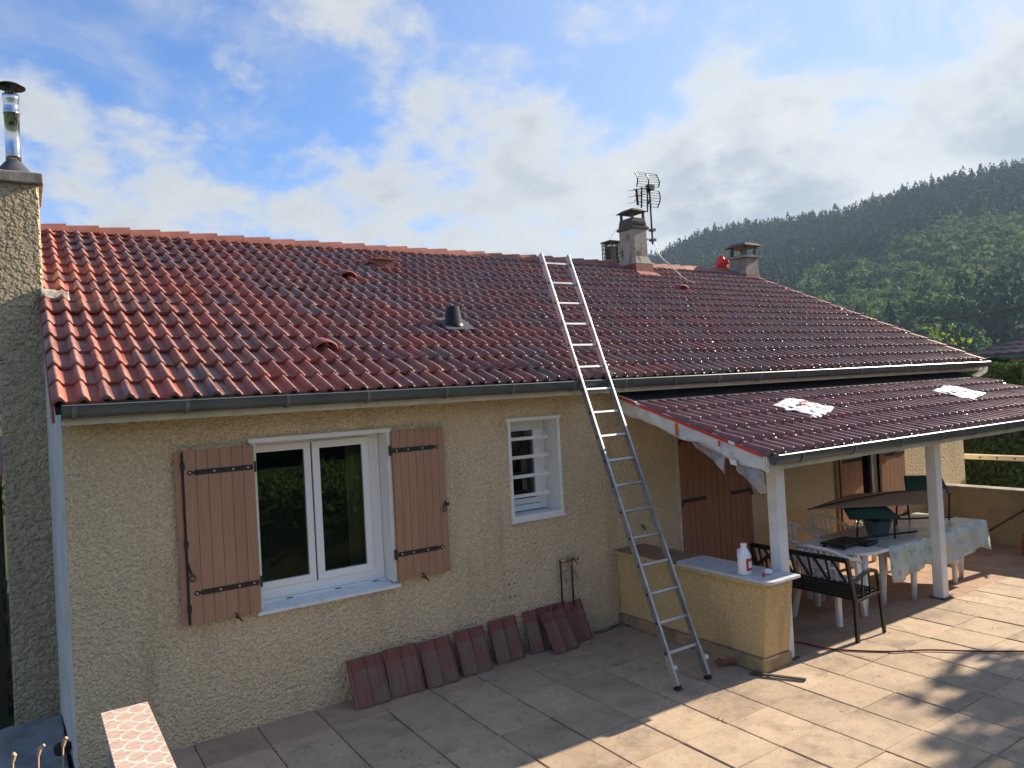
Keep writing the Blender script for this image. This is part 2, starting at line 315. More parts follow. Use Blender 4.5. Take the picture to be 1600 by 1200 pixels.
# ------------------------------------------------------------------ mesh helpers
class MB:
    def __init__(s): s.v = []; s.f = []
    def add(s, vs, fs):
        n = len(s.v); s.v += [tuple(v) for v in vs]; s.f += [tuple(i+n for i in f) for f in fs]; return s
    def box(s, x0, x1, y0, y1, z0, z1):
        return s.add([(x0, y0, z0), (x1, y0, z0), (x1, y1, z0), (x0, y1, z0), (x0, y0, z1), (x1, y0, z1), (x1, y1, z1), (x0, y1, z1)],
                     [(3, 2, 1, 0), (4, 5, 6, 7), (0, 1, 5, 4), (1, 2, 6, 5), (2, 3, 7, 6), (3, 0, 4, 7)])
    def bar(s, a, b, w, h, up=(0, 0, 1)):
        """box section bar from a to b; w across, h along 'up'"""
        a = Vector(a); b = Vector(b); d = (b-a).normalized(); u = Vector(up); sd_ = d.cross(u)
        if sd_.length < 1e-5: sd_ = d.cross(Vector((1, 0, 0)))
        sd_.normalize(); u = sd_.cross(d).normalized(); sd_ *= w/2; u *= h/2
        vs = [a-sd_-u, a+sd_-u, a+sd_+u, a-sd_+u, b-sd_-u, b+sd_-u, b+sd_+u, b-sd_+u]
        return s.add(vs, [(0, 1, 2, 3), (7, 6, 5, 4), (0, 4, 5, 1), (1, 5, 6, 2), (2, 6, 7, 3), (3, 7, 4, 0)])
    def tube(s, pts, r, n=8, cap=True, rs=None):
        pts = [Vector(p) for p in pts]; rings = []; base = len(s.v); prev = None
        for i, p in enumerate(pts):
            d = (pts[min(i+1, len(pts)-1)]-pts[max(i-1, 0)]).normalized()
            ref = Vector((0, 0, 1)) if abs(d.z) < .95 else Vector((1, 0, 0))
            a = d.cross(ref).normalized() if prev is None else (prev - d*prev.dot(d)).normalized()
            prev = a; b = d.cross(a); rr = rs[i] if rs else r
            for k in range(n):
                t = 2*math.pi*k/n; s.v.append(tuple(p+(a*math.cos(t)+b*math.sin(t))*rr))
        for i in range(len(pts)-1):
            for k in range(n):
                k2 = (k+1) % n; q = base+i*n; s.f.append((q+k, q+k2, q+n+k2, q+n+k))
        if cap: s.f.append(tuple(base+k for k in reversed(range(n)))); q = base+(len(pts)-1)*n; s.f.append(tuple(q+k for k in range(n)))
        return s
    def lathe(s, prof, c, n=16, axis=None):
        """prof: (r,z) list, about vertical axis at c"""
        base = len(s.v); c = Vector(c)
        for r, z in prof:
            for k in range(n):
                t = 2*math.pi*k/n; s.v.append((c.x+r*math.cos(t), c.y+r*math.sin(t), c.z+z))
        for i in range(len(prof)-1):
            for k in range(n):
                k2 = (k+1) % n; q = base+i*n; s.f.append((q+k, q+k2, q+n+k2, q+n+k))
        s.f.append(tuple(base+k for k in reversed(range(n)))); q = base+(len(prof)-1)*n; s.f.append(tuple(q+k for k in range(n)))
        return s
    def prism(s, poly, off):
        """closed polygon (3D pts) extruded by vector off"""
        n = len(poly); o = Vector(off); vs = [Vector(p) for p in poly]; vs += [p+o for p in vs]
        fs = [tuple(range(n)), tuple(reversed(range(n, 2*n)))] + [(i, i+n, (i+1) % n+n, (i+1) % n) for i in range(n)]
        return s.add(vs, fs)
    def grid(s, fn, nu, nv, thick=None):
        base = len(s.v)
        for i in range(nu+1):
            for j in range(nv+1): s.v.append(tuple(fn(i/nu, j/nv)))
        for i in range(nu):
            for j in range(nv):
                q = base+i*(nv+1)+j; s.f.append((q, q+nv+1, q+nv+2, q+1))
        return s
    def mesh(s, name, mt, smooth=False, off=(0, 0, 0)):
        me = bpy.data.meshes.new(name); ox, oy, oz = off
        me.from_pydata([(x-ox, y-oy, z-oz) for x, y, z in s.v], [], s.f); me.materials.append(MATS[mt] if isinstance(mt, str) else mt)
        import bmesh
        bm = bmesh.new(); bm.from_mesh(me); bmesh.ops.recalc_face_normals(bm, faces=bm.faces); bm.to_mesh(me); bm.free()
        if smooth: me.polygons.foreach_set('use_smooth', [True]*len(me.polygons))
        return me
    def build(s, name, mt, parent=None, smooth=False, bevel=0., solid=0., autosm=False):
        off = ROOTLOC(parent)
        o = bpy.data.objects.new(name, s.mesh(name, mt, smooth, off)); COL.objects.link(o)
        if parent is not None: o.parent = parent
        if solid: md = o.modifiers.new('thickness', 'SOLIDIFY'); md.thickness = solid; md.offset = 0
        if bevel: md = o.modifiers.new('bevel', 'BEVEL'); md.width = bevel; md.segments = 2; md.limit_method = 'ANGLE'
        return o
def ROOTLOC(p):
    while p is not None and p.parent is not None: p = p.parent
    return tuple(p.location) if p is not None else (0, 0, 0)
def thing(name, loc, label, cat, group=None):
    o = bpy.data.objects.new(name, None); o.empty_display_size = .1; COL.objects.link(o); o.location = loc
    o['label'] = label; o['category'] = cat
    if group: o['group'] = group
    return o
def tag(o, label, cat, group=None):
    o['label'] = label; o['category'] = cat
    if group: o['group'] = group
    return o
def struct(o): o['kind'] = 'structure'; return o
def link_copy(o, parent=None):
    c = o.copy(); COL.objects.link(c)
    if parent is not None: c.parent = parent
    return c
def copy_tree(root):
    r = link_copy(root)
    for ch in list(root.children):
        c = link_copy(ch, r)
        for g in list(ch.children): link_copy(g, c)
    return r
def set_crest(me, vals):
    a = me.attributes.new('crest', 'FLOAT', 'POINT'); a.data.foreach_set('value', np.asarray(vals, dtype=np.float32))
def set_rnd(me, vals):
    a = me.attributes.new('rnd', 'FLOAT', 'POINT'); a.data.foreach_set('value', np.asarray(vals, dtype=np.float32))
def fast_quads(name, verts, rnd, mt):
    """verts (N,4,3) -> mesh of N loose quads"""
    n = len(verts); me = bpy.data.meshes.new(name); me.vertices.add(4*n); me.vertices.foreach_set('co', verts.reshape(-1).astype(np.float32))
    me.loops.add(4*n); me.loops.foreach_set('vertex_index', np.arange(4*n, dtype=np.int32)); me.polygons.add(n)
    me.polygons.foreach_set('loop_start', np.arange(0, 4*n, 4, dtype=np.int32)); me.polygons.foreach_set('loop_total', np.full(n, 4, dtype=np.int32))
    me.update(calc_edges=True); me.materials.append(MATS[mt]); set_rnd(me, np.repeat(rnd, 4)); return me
def leaf_quads(cent, nrm, size, aspect=1.0, jitter=.6):
    n = len(cent); nn = nrm+rng.normal(0, jitter, (n, 3)); nn /= np.linalg.norm(nn, axis=1, keepdims=True)+1e-9
    t = np.cross(nn, rng.normal(0, 1, (n, 3))); t /= np.linalg.norm(t, axis=1, keepdims=True)+1e-9; b = np.cross(nn, t)
    sz = (size*np.ones(n))[:, None]*.5; t = t*sz; b = b*sz*aspect
    return np.stack([cent-t*.9-b*.55, cent+t*.35-b, cent+t+b*.45, cent-t*.3+b], axis=1)

# ------------------------------------------------------------------ ground / terrain
SKY_AZ = np.array([-180, -120, -60, -8, -1, 6, 25, 40, 44.5, 48.3, 52.8, 57.1, 61.1, 64.9, 68.4, 74, 82, 100, 130, 180])
SKY_EL = np.array([5, 5, 5.5, 6, 5.6, 5, 7, 8.2, 9.0, 10.2, 10.2, 10.6, 11.2, 11.7, 11.6, 11, 8, 5.5, 5, 5])
def terrain_h(x, y):
    dx, dy = x-CX, y-CY; r = math.hypot(dx, dy); a = math.degrees(math.atan2(dx, dy))
    el = float(np.interp(a, SKY_AZ, SKY_EL)); crest = 620.0
    hc = 620*math.tan(R(el))
    t = min(max((r-190)/(crest-190), 0), 1); h = -0.42+hc*(t*t*.35+t*.65)
    if r > crest: h = hc-(r-crest)*.05
    if r > 60: h += 4*mnoise.noise(Vector((x*.012, y*.012, 0)))*min((r-60)/120, 1)
    return h
mb = MB(); radii = [0, 1, 2, 3, 4, 5, 6, 7, 8, 9, 10, 12, 14, 17, 20, 25, 30, 40, 50, 60, 70, 85, 100, 120, 140, 165, 190, 220, 250, 280, 310, 340, 370, 400, 430, 460, 490, 520, 550, 580, 610, 640, 700, 780]
NA = 144
vv = [(0, 0, -0.42)]
for r in radii[1:]:
    for k in range(NA):
        a = 2*math.pi*k/NA; x = r*math.cos(a); y = r*math.sin(a)
        z = terrain_h(x, y)
        if r <= 22 and -5.5 < y < 9.6 and -0.2 < x < 13.5: z = -0.5
        vv.append((x, y, z))
ff = [(0, 1+k, 1+(k+1) % NA) for k in range(NA)]
for i in range(len(radii)-2):
    b0 = 1+i*NA; b1 = b0+NA
    for k in range(NA): k2 = (k+1) % NA; ff.append((b0+k, b1+k, b1+k2, b0+k2))
mb.add(vv, ff); struct(mb.build('ground', 'ground_green', smooth=True))

def bankf(u, v):
    x = -16+34*u; y = -4.48-.9*min(v*6, 1)-26*max(0, v-1/6)
    z = -.45+1.55*min(v*6, 1)+.05*mnoise.noise(Vector((x, y, 0)))+.03*mnoise.noise(Vector((x*3, y*3, 5)))
    if v >= .999: z = -1.0
    return (x, y, z)
struct(MB().grid(bankf, 68, 36).build('grass_bank', 'ground_green', smooth=True))
# ------------------------------------------------------------------ terrace
X0, PIT = 1.757, 0.5
tr = MB().box(.285, 12.2, -4.474, -0.004, -.5, -.010).build('terrace', 'mortar'); struct(tr)
def slab_mesh(wx, wy, h, mt, ch=.006):
    b = MB(); x, y = wx/2, wy/2
    b.add([(-x, -y, -h), (x, -y, -h), (x, y, -h), (-x, y, -h), (-x, -y, -ch), (x, -y, -ch), (x, y, -ch), (-x, y, -ch),
           (-x+ch, -y+ch, 0), (x-ch, -y+ch, 0), (x-ch, y-ch, 0), (-x+ch, y-ch, 0)],
          [(3, 2, 1, 0), (0, 1, 5, 4), (1, 2, 6, 5), (2, 3, 7, 6), (3, 0, 4, 7), (4, 5, 9, 8), (5, 6, 10, 9), (6, 7, 11, 10), (7, 4, 8, 11), (8, 9, 10, 11)])
    return b.mesh('paving_slab', mt)
sm = slab_mesh(.491, .497, .03, 'slab'); sb = slab_mesh(.494, .464, .03, 'slab_border')
for ci in range(-3, 21):
    for ri in range(0, 9):
        xc = X0+PIT*(ci+.5); 
        if ri == 0: yc = -.239; me = sb
        else: yc = -.474-PIT*(ri-.5); me = sm
        if xc > 5.757 and yc > -1.98: continue
        if xc < .5: continue
        o = bpy.data.objects.new('paving_slab', me); COL.objects.link(o); o.parent = tr
        off = (0 if ci % 2 else .03)*(1 if ri > 0 else 0)
        o.location = (xc+random.uniform(-.002, .002), yc+(.012 if (ci*7) % 3 == 0 and ri else 0)*1.0, random.uniform(-.003, .003)); o.rotation_euler = (random.uniform(-.004, .004), random.uniform(-.004, .004), random.uniform(-.004, .004))
pf = MB().box(5.762, 12.0, -1.975, -.004, -.012, -.0065).build('porch_floor', 'mortar'); struct(pf)
fm = slab_mesh(.327, .325, .006, 'floor_red', .002)
for i in range(19):
    for j in range(6):
        o = bpy.data.objects.new('floor_tile', fm); COL.objects.link(o); o.parent = pf; o.location = (5.762+.329*(i+.5), -.004-.3285*(j+.5), random.uniform(-.0008, .0008))

# ------------------------------------------------------------------ house
house = thing('house', (6.6, 0, 0), 'long single-storey house in beige roughcast with red tiled roof', 'house')
XL, XR = -.05, 13.28
SL = R(25); TS = math.tan(SL); EY, EZ, RY = -.38, 2.80, 4.5
def rz(y): return EZ+(y-EY)*TS
RZ = rz(RY)
# front wall with openings
holes = [(1.320, 2.600, .932, 2.420), (3.927, 4.598, 1.334, 2.420), (10.135, 11.375, 0.02, 2.165)]
xs = sorted({XL, XR, *[h[0] for h in holes], *[h[1] for h in holes]}); zs = sorted({-.5, 2.78, *[h[2] for h in holes], *[h[3] for h in holes]})
mb = MB()
for i in range(len(xs)-1):
    run = None
    for j in range(len(zs)-1):
        cxm, czm = (xs[i]+xs[i+1])/2, (zs[j]+zs[j+1])/2
        solid = not any(h[0] < cxm < h[1] and h[2] < czm < h[3] for h in holes)
        if solid: run = (run[0], zs[j+1]) if run else (zs[j], zs[j+1])
        if (not solid or j == len(zs)-2) and run: mb.box(xs[i], xs[i+1], 0, .3, *run); run = None
fw = mb.build('front_wall', 'roughcast', house)
# gables and back wall
def gable(name, xa, xb, xc, mt):
    ys = [0.003, 1.9, RY, 9.3]; b = MB()
    tops = [rz(max(0, 0))-.13, rz(1.9)-.13, RZ-.13, rz(0)-.2]
    outer = [xa, xb, xb, xb]; n = len(ys)
    vs = [(outer[i], ys[i], -.6) for i in range(n)]+[(outer[i], ys[i], tops[i]) for i in range(n)]+[(xc, ys[i], -.6) for i in range(n)]+[(xc, ys[i], tops[i]) for i in range(n)]
    fs = []
    for i in range(n-1): fs += [(i, i+1, n+i+1, n+i), (2*n+i, 3*n+i, 3*n+i+1, 2*n+i+1), (n+i, n+i+1, 3*n+i+1, 3*n+i), (i, 2*n+i, 2*n+i+1, i+1)]
    fs += [(0, n, 3*n, 2*n), (n-1, 3*n-1, 4*n-1, 2*n-1)]
    return b.add(vs, fs).build(name, mt, house)
gable('gable_wall', XL-.002, -.10, .25, 'render_smooth'); gable('gable_wall', XR-.003, XR-.003, XR-.25, 'roughcast')
MB().box(0, 13.2, 9.05, 9.3, -.6, 2.7).build('back_wall', 'roughcast', house)
# roof deck (front + back slope)
b = MB(); xl, xr = -.095, 13.40
b.prism([(xl, EY+.06, rz(EY+.06)-.05), (xl, RY, RZ-.05), (xl, 9.4, rz(-.4)-.05), (xl, 9.4, rz(-.4)-.11), (xl, RY, RZ-.13), (xl, EY+.06, rz(EY+.06)-.11)], (xr-xl, 0, 0))
roof = b.build('roof', 'membrane', house)
# tiles
PW = .304
cs = (.027, .179)
def prof(x):
    h = 0
    for c in cs:
        d = abs(x-c)/.043
        if d < 1: h = max(h, .044*(math.cos(d*math.pi/2))**1.2)
    return h
txs = sorted({-.016, -.004, .008, .018, .027, .036, .046, .058, .07, .136, .148, .160, .170, .179, .188, .198, .210, .222, .304})
TL = .415; GA = .342
def tile_data(thick=.026):
    v = []; f = []; n = len(txs)
    for x in txs: v.append((x, 0, .0285+prof(x)))
    for x in txs: v.append((x, .006, .0335+prof(x)))
    for x in txs: v.append((x, TL, -.005+prof(x)))
    for x in txs: v.append((x, 0.002, .030+prof(x)*.8-thick))
    for i in range(n-1):
        f += [(i, i+1, n+i+1, n+i), (n+i, n+i+1, 2*n+i+1, 2*n+i), (3*n+i, 3*n+i+1, i+1, i)]
    f += [(0, n, 2*n, 3*n), (n-1, 4*n-1, 3*n-1, 2*n-1)]
    return v, f
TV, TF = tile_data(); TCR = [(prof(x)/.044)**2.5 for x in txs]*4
def tile_mesh(rnd, mt):
    me = bpy.data.meshes.new('tile'); me.from_pydata(TV, [], TF); me.materials.append(MATS[mt])
    me.polygons.foreach_set('use_smooth', [True]*len(me.polygons)); 
    n = len(txs)
    me.update()
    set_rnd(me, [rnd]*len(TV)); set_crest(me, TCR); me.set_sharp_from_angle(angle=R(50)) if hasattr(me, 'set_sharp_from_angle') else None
    return me
NV = 14
tvar = {mt: [tile_mesh((k+.5)/NV, mt) for k in range(NV)] for mt in ('roof_tile', 'porch_tile')}
def tile_matrix(x, s, y0, z0, slope, jit=1.0, lift=0.):
    M = Matrix.Translation((x+random.uniform(-.003, .003)*jit, y0+s*math.cos(slope), z0+s*math.sin(slope))) @ Matrix.Rotation(slope, 4, 'X')
    M = M @ Matrix.Translation((0, random.uniform(-.005, .005)*jit, random.uniform(-.003, .005)*jit+lift)) @ Matrix.Rotation(random.uniform(-.009, .009)*jit, 4, 'Z') @ Matrix.Rotation(random.uniform(-.012, .012)*jit, 4, 'Y')
    return M
def lay_tiles(parent, x0, ncol, nrow, y0, z0, slope, mt, limit, skip=lambda x, y: False, width_last=None):
    items = []
    for r_ in range(nrow):
        for c_ in range(ncol):
            x = x0+c_*PW; s = r_*GA
            yc = y0+(s+.17)*math.cos(slope); zc = z0+(s+.17)*math.sin(slope); xc = x+.15
            if skip(xc, yc): continue
            d = Vector((xc-CX, yc-CY, zc-CZ)); nn = Vector((0, -math.sin(slope), math.cos(slope))); area = abs(d.normalized().dot(nn))/d.length_squared
            lift = 0
            if mt == 'roof_tile' and r_ == 6 and c_ < 4: lift = .014
            k = int(min(NV-1, max(0, (random.betavariate(1.5, 2.2)+(.42*min(max((x-.6)/5.5, 0), 1) if mt == 'roof_tile' else 0))*NV)))
            items.append((area, tile_matrix(x, s, y0, z0, slope, 1.0, lift), k))
    items.sort(key=lambda i: -i[0]); off = Vector(ROOTLOC(parent))
    for a, M, k in items[:limit]:
        o = bpy.data.objects.new('tile', tvar[mt][k]); COL.objects.link(o); o.parent = parent; M2 = M.copy(); M2.translation -= off; o.matrix_local = M2
    rest = items[limit:]
    if rest:
        tv = np.array(TV); vs = []; fs = []; rn = []; nn = len(TV)
        for i, (a, M, k) in enumerate(rest):
            Mn = np.array(M); vs.append(tv@Mn[:3, :3].T+Mn[:3, 3]-np.array(off)); fs += [tuple(q+i*nn for q in f) for f in TF]; rn += [(k+.5)/NV]*nn
        me = bpy.data.meshes.new('tile_field'); me.from_pydata(np.concatenate(vs).tolist(), [], fs); me.materials.append(MATS[mt])
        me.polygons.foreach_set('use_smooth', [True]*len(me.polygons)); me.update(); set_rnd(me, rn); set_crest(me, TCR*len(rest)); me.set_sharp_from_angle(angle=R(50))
        o = bpy.data.objects.new('tile_field', me); COL.objects.link(o); o.parent = parent; o['kind'] = 'stuff'
nx = -math.sin(SL)*.02; 
def skip_main(x, y):
    return (9.62 < x < 9.95 and y > 4.1) or (12.96 < x < 13.3 and y > 4.15)
lay_tiles(roof, -.100, 44, 16, EY, EZ-.022, SL, 'roof_tile', 296, skip_main)
# right verge: closing boards with stepped verge tiles
b = MB()
for i in range(16):
    s0 = i*GA-.01; s1 = s0+.40; p = lambda s, dz: (0, EY+s*math.cos(SL)-dz*math.sin(SL), EZ+s*math.sin(SL)+dz*math.cos(SL))
    q = [p(s0, .035), p(s1, .012), p(s1, -.09), p(s0, -.07)]
    b.prism([(13.285, a[1], a[2]) for a in q], (.10, 0, 0))
vt = b.build('verge_tile', 'roof_tile', roof); set_rnd(vt.data, [.4]*len(vt.data.vertices))
b = MB().prism([(-.122, EY+.0, EZ-.02), (-.122, RY, RZ-.02), (-.122, RY, RZ-.14), (-.122, EY+.0, EZ-.14)], (.02, 0, 0)); b.build('verge_board', 'flash_red', roof)
# ridge caps
cp = MB(); L_ = .40; sec = [(-.135, -.075), (-.115, -.035), (-.06, .035), (0, .05), (.06, .035), (.115, -.035), (.135, -.075)]
vs = []; 
for x, k, dz in ((0, .88, -.02), (L_, 1.0, .008)):
    for (yy, zz) in sec: vs.append((x, yy*k, zz*k+dz))
    for (yy, zz) in reversed(sec): vs.append((x, yy*k*.86, zz*k+dz-.016))
n2 = len(sec)*2
fs = [(i, (i+1) % n2, n2+(i+1) % n2, n2+i) for i in range(n2)]+[tuple(range(n2)), tuple(reversed(range(n2, 2*n2)))]
capm = cp.add(vs, fs).mesh('ridge_tile', 'ridge')
for k in range(37):
    x = -.13+.367*k
    if 9.45 < x+.2 < 9.95 or 12.8 < x+.2 < 13.3: continue
    o = bpy.data.objects.new('ridge_tile', capm); COL.objects.link(o); o.parent = roof; o.location = (x-6.6, RY+random.uniform(-.008, .008), RZ+.045+random.uniform(-.006, .006)); o.rotation_euler = (random.uniform(-.03, .03), random.uniform(-.008, .008), random.uniform(-.012, .012))
# fascia, soffit, gutter
MB().box(-.055, 13.39, -.335, -.305, 2.637, 2.765).build('fascia', 'cream_board', house)
MB().box(-.052, 13.38, -.303, -.002, 2.645, 2.665).build('soffit', 'cream_board', house)
def gutter(name, x0, x1, yc, zc, ry, rzv, parent, spacing=.78, phase=.45):
    b = MB(); arc = [(yc+ry*math.cos(a), zc+rzv*math.sin(a)) for a in [math.pi+math.pi*i/12 for i in range(13)]]
    pts = [(yc-ry-.004, zc+.012), (yc-ry-.010, zc+.004)]+arc+[(yc+ry, zc+.03)]
    inner = [(yc+(y-yc)*.95, zc+(z-zc)*.95+.001) for y, z in pts]
    loop = pts+inner[::-1]
    b.prism([(x0, y, z) for y, z in loop], (x1-x0, 0, 0))
    g = b.build(name, 'zinc', parent)
    # end cap
    MB().prism([(x0-.004, y, z) for y, z in arc]+[], (.006, 0, 0)).build('end_cap', 'zinc', g)
    MB().prism([(x1-.002, y, z) for y, z in arc], (.006, 0, 0)).build('end_cap', 'zinc', g)
    x = x0+phase
    while x < x1-.1:
        b = MB(); a2 = [(yc+(ry+.010)*math.cos(a), zc+(rzv+.010)*math.sin(a)) for a in [math.pi+math.pi*i/10 for i in range(11)]]
        a1 = [(yc+(y-yc)*.96, zc+(z-zc)*.96) for y, z in a2]
        b.prism([(x, y, z) for y, z in a2+a1[::-1]], (.028, 0, 0)); b.tube([(x+.011, yc-ry-.004, zc+.016), (x+.011, yc+ry, zc+.02)], .004, 6)
        b.build('gutter_bracket', 'zinc_light', g); x += spacing*random.uniform(.94, 1.06)
    return g
gutter('gutter', -.06, 13.40, -.395, 2.772, .062, .085, house, .74, .06)
b = MB().tube([(13.33, -.395, 2.70), (13.335, -.39, 2.63), (13.335, -.2, 2.52), (13.335, .12, 2.40), (13.335, .16, 2.3), (13.335, .16, 0.0)], .045, 10); b.build('downpipe', 'white_pvc', house, True)

# ---- window with two sashes
def rect_frame(b, x0, x1, z0, z1, wdt, y0, y1):
    b.box(x0, x1, y0, y1, z1-wdt, z1); b.box(x0, x1, y0, y1, z0, z0+wdt); b.box(x0, x0+wdt, y0, y1, z0+wdt, z1-wdt); b.box(x1-wdt, x1, y0, y1, z0+wdt, z1-wdt); return b
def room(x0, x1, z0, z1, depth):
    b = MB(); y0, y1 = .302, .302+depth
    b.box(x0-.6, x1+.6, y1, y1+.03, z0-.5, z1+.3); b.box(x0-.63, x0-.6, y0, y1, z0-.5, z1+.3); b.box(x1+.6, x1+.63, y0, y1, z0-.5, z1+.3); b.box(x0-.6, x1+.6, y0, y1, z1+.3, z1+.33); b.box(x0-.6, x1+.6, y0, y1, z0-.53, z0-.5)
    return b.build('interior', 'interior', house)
# surround (white boards lining the reveal and proud trim)
def surround(x0, x1, z0, z1, t, depth, sill_out):
    b = MB()
    b.box(x0+.001, x0+t, -.022, depth, z0+.05, z1-t); b.box(x1-t, x1-.001, -.022, depth, z0+.05, z1-t); b.box(x0-.02, x1+.01, -.03, depth, z1-t, z1)
    w = b.build('window', 'white_paint', house, bevel=.003)
    s = MB().prism([(x0-.012, -sill_out, z0), (x0-.012, -sill_out, z0+.028), (x0-.012, depth-.02, z0+.06), (x0-.012, depth-.02, z0)], (x1-x0+.03, 0, 0)).build('sill', 'sill_paint', w)
    return w
W = surround(1.318, 2.602, .93, 2.428, .04, .30, .05)
fr = rect_frame(MB(), 1.340, 2.558, .995, 2.386, .045, .175, .235).box(2.45, 2.513, .175, .235, 1.04, 2.34).box(1.345, 2.553, .176, .234, 1.0, 1.088).build('frame', 'white_pvc', W, bevel=.004)
MB().box(1.342, 2.556, .150, .24, .972, .994).build('frame_rail', 'white_pvc', W)
def sash(x0, x1, z0, z1, y0, y1, wd, par, name='sash'):
    s = rect_frame(MB(), x0, x1, z0, z1, wd, y0, y1).build(name, 'white_pvc', par, bevel=.005)
    MB().box(x0+wd-.005, x1-wd+.005, (y0+y1)/2-.008, (y0+y1)/2+.008, z0+wd-.005, z1-wd+.005).build('pane', 'window_glass', par)
    return s
sash(1.345, 1.892, 1.09, 2.355, .165, .215, .062, W); sash(1.904, 2.446, 1.09, 2.355, .150, .205, .066, W)
MB().box(1.893, 1.903, .18, .2, 1.06, 2.35).build('seal', 'rubber', W)
for x in (1.60, 2.05, 2.42): MB().box(x, x+.06, .150, .156, .978, .988).build('drain_slot', 'rubber', W)
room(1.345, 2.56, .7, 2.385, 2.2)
MB().grid(lambda u, v: (2.28+.14*u, .33+.02*math.sin(u*22), 1.0+1.4*v), 24, 2).build('curtain', 'curtain', house, True, solid=.004)
# small barred window
S = surround(3.925, 4.60, 1.332, 2.428, .035, .30, .03)
MB().box(3.93, 4.595, -.028, .01, 1.332, 1.40).build('sill_front', 'white_paint', S)
rect_frame(MB(), 3.962, 4.562, 1.405, 2.392, .062, .235, .295).box(4.46, 4.51, .24, .29, 1.46, 2.34).build('frame', 'white_pvc', S)
sash(4.0, 4.47, 1.475, 2.335, .225, .275, .06, S)
for zb in (2.199, 2.0, 1.795, 1.588): 
    bb = MB().box(3.962, 4.52, .095, .115, zb-.017, zb+.017); bb.bar((4.49, .105, zb), (4.562, .21, zb+.06), .02, .02); bb.build('window_bar', 'white_paint', S)
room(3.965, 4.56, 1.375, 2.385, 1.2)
# shutters
def strap(par, x_h, x_t, z, y):
    """hinge strap from hinge x_h to tip x_t"""
    s = 1 if x_t > x_h else -1; b = MB(); L = abs(x_t-x_h)
    b.box(min(x_h, x_h+s*(L-.06)), max(x_h, x_h+s*(L-.06)), y-.006, y, z-.021, z+.021)
    tip = [(x_h+s*(L-.065), z-.021), (x_h+s*(L-.05), z-.008), (x_h+s*(L-.04), z-.014), (x_h+s*(L-.025), z-.022), (x_h+s*(L-.012), z-.014), (x_h+s*L, z),
           (x_h+s*(L-.012), z+.014), (x_h+s*(L-.025), z+.022), (x_h+s*(L-.04), z+.014), (x_h+s*(L-.05), z+.008), (x_h+s*(L-.065), z+.021)]
    b.prism([(x, y-.005, zz) for x, zz in tip], (0, .005, 0))
    o = b.build('hinge_strap', 'iron_black', par); b2 = MB()
    for d in (.04, .16, .31, L-.025): b2.tube([(x_h+s*d, y-.005, z), (x_h+s*d, y-.010, z)], .008, 8)
    b2.build('rivets', 'rivet', par)
    MB().tube([(x_h-s*.018, y+.012, z-.045), (x_h-s*.018, y+.012, z+.045)], .014, 8).build('hinge_pin', 'iron_black', par)
def shutter(x0, x1, z0, z1, yb, yf, n, mt, name='shutter'):
    back = MB().box(x0, x1, yf+.012, yb, z0, z1).build(name, mt, house)
    wd = (x1-x0)/n
    for i in range(n):
        MB().prism([(x0+i*wd+.0008, yf+.0115, z0), (x0+i*wd+.0008, yf+.003, z0), (x0+i*wd+.003, yf, z0), (x0+(i+1)*wd-.003, yf, z0), (x0+(i+1)*wd-.0008, yf+.003, z0), (x0+(i+1)*wd-.0008, yf+.0115, z0)], (0, 0, z1-z0)).build('plank', mt, back)
    return back
A = shutter(.775, 1.332, .97, 2.374, -.025, -.06, 6, 'shutter_brown')
MB().box(.712, .7745, -.042, -.02, .972, 2.372).build('rebate_strip', 'shutter_brown', A)
MB().tube([(.768, -.052, .975), (.768, -.052, 2.36)], .0105, 8).build('espagnolette_rod', 'iron_black', A)
for z in (1.1, 1.62, 2.25): MB().box(.752, .784, -.066, -.045, z-.03, z+.03).build('rod_guide', 'iron_black', A)
hb = MB().tube([(.768, -.07, 1.48), (.785, -.085, 1.40), (.80, -.085, 1.365)], .009, 6)
hb.tube([(.80+.022*math.cos(t), -.085, 1.345+.022*math.sin(t)) for t in [2*math.pi*i/12 for i in range(13)]], .005, 6); hb.build('latch_handle', 'iron_black', A)
strap(A, 1.318, .795, 2.192, -.0605); strap(A, 1.322, .805, 1.218, -.0605)
B = shutter(2.60, 3.152, .992, 2.40, -.025, -.06, 7, 'shutter_brown')
strap(B, 2.60, 3.09, 2.214, -.0605); strap(B, 2.603, 3.09, 1.236, -.0605)
hb = MB().tube([(3.13, -.07, 1.68), (3.11, -.085, 1.63)], .009, 6); hb.tube([(3.105+.02*math.cos(t), -.085, 1.60+.02*math.sin(t)) for t in [2*math.pi*i/12 for i in range(13)]], .005, 6); hb.box(3.12, 3.165, -.075, -.05, 1.63, 1.66); hb.build('latch_handle', 'iron_black', B)
for (x, z) in ((1.135, .955), (2.86, .975)):
    MB().bar((x-.02, -.075, z+.05), (x+.03, -.085, z-.03), .018, .012).bar((x, 0, z+.0), (x, -.075, z+.0), .012, .012).build('shutter_stop', 'iron_black', house)
MB().bar((5.715, -.03, 1.07), (5.755, -.04, 1.0), .018, .012).bar((5.735, 0, 1.04), (5.735, -.04, 1.04), .01, .01).build('shutter_stop', 'iron_black', house)
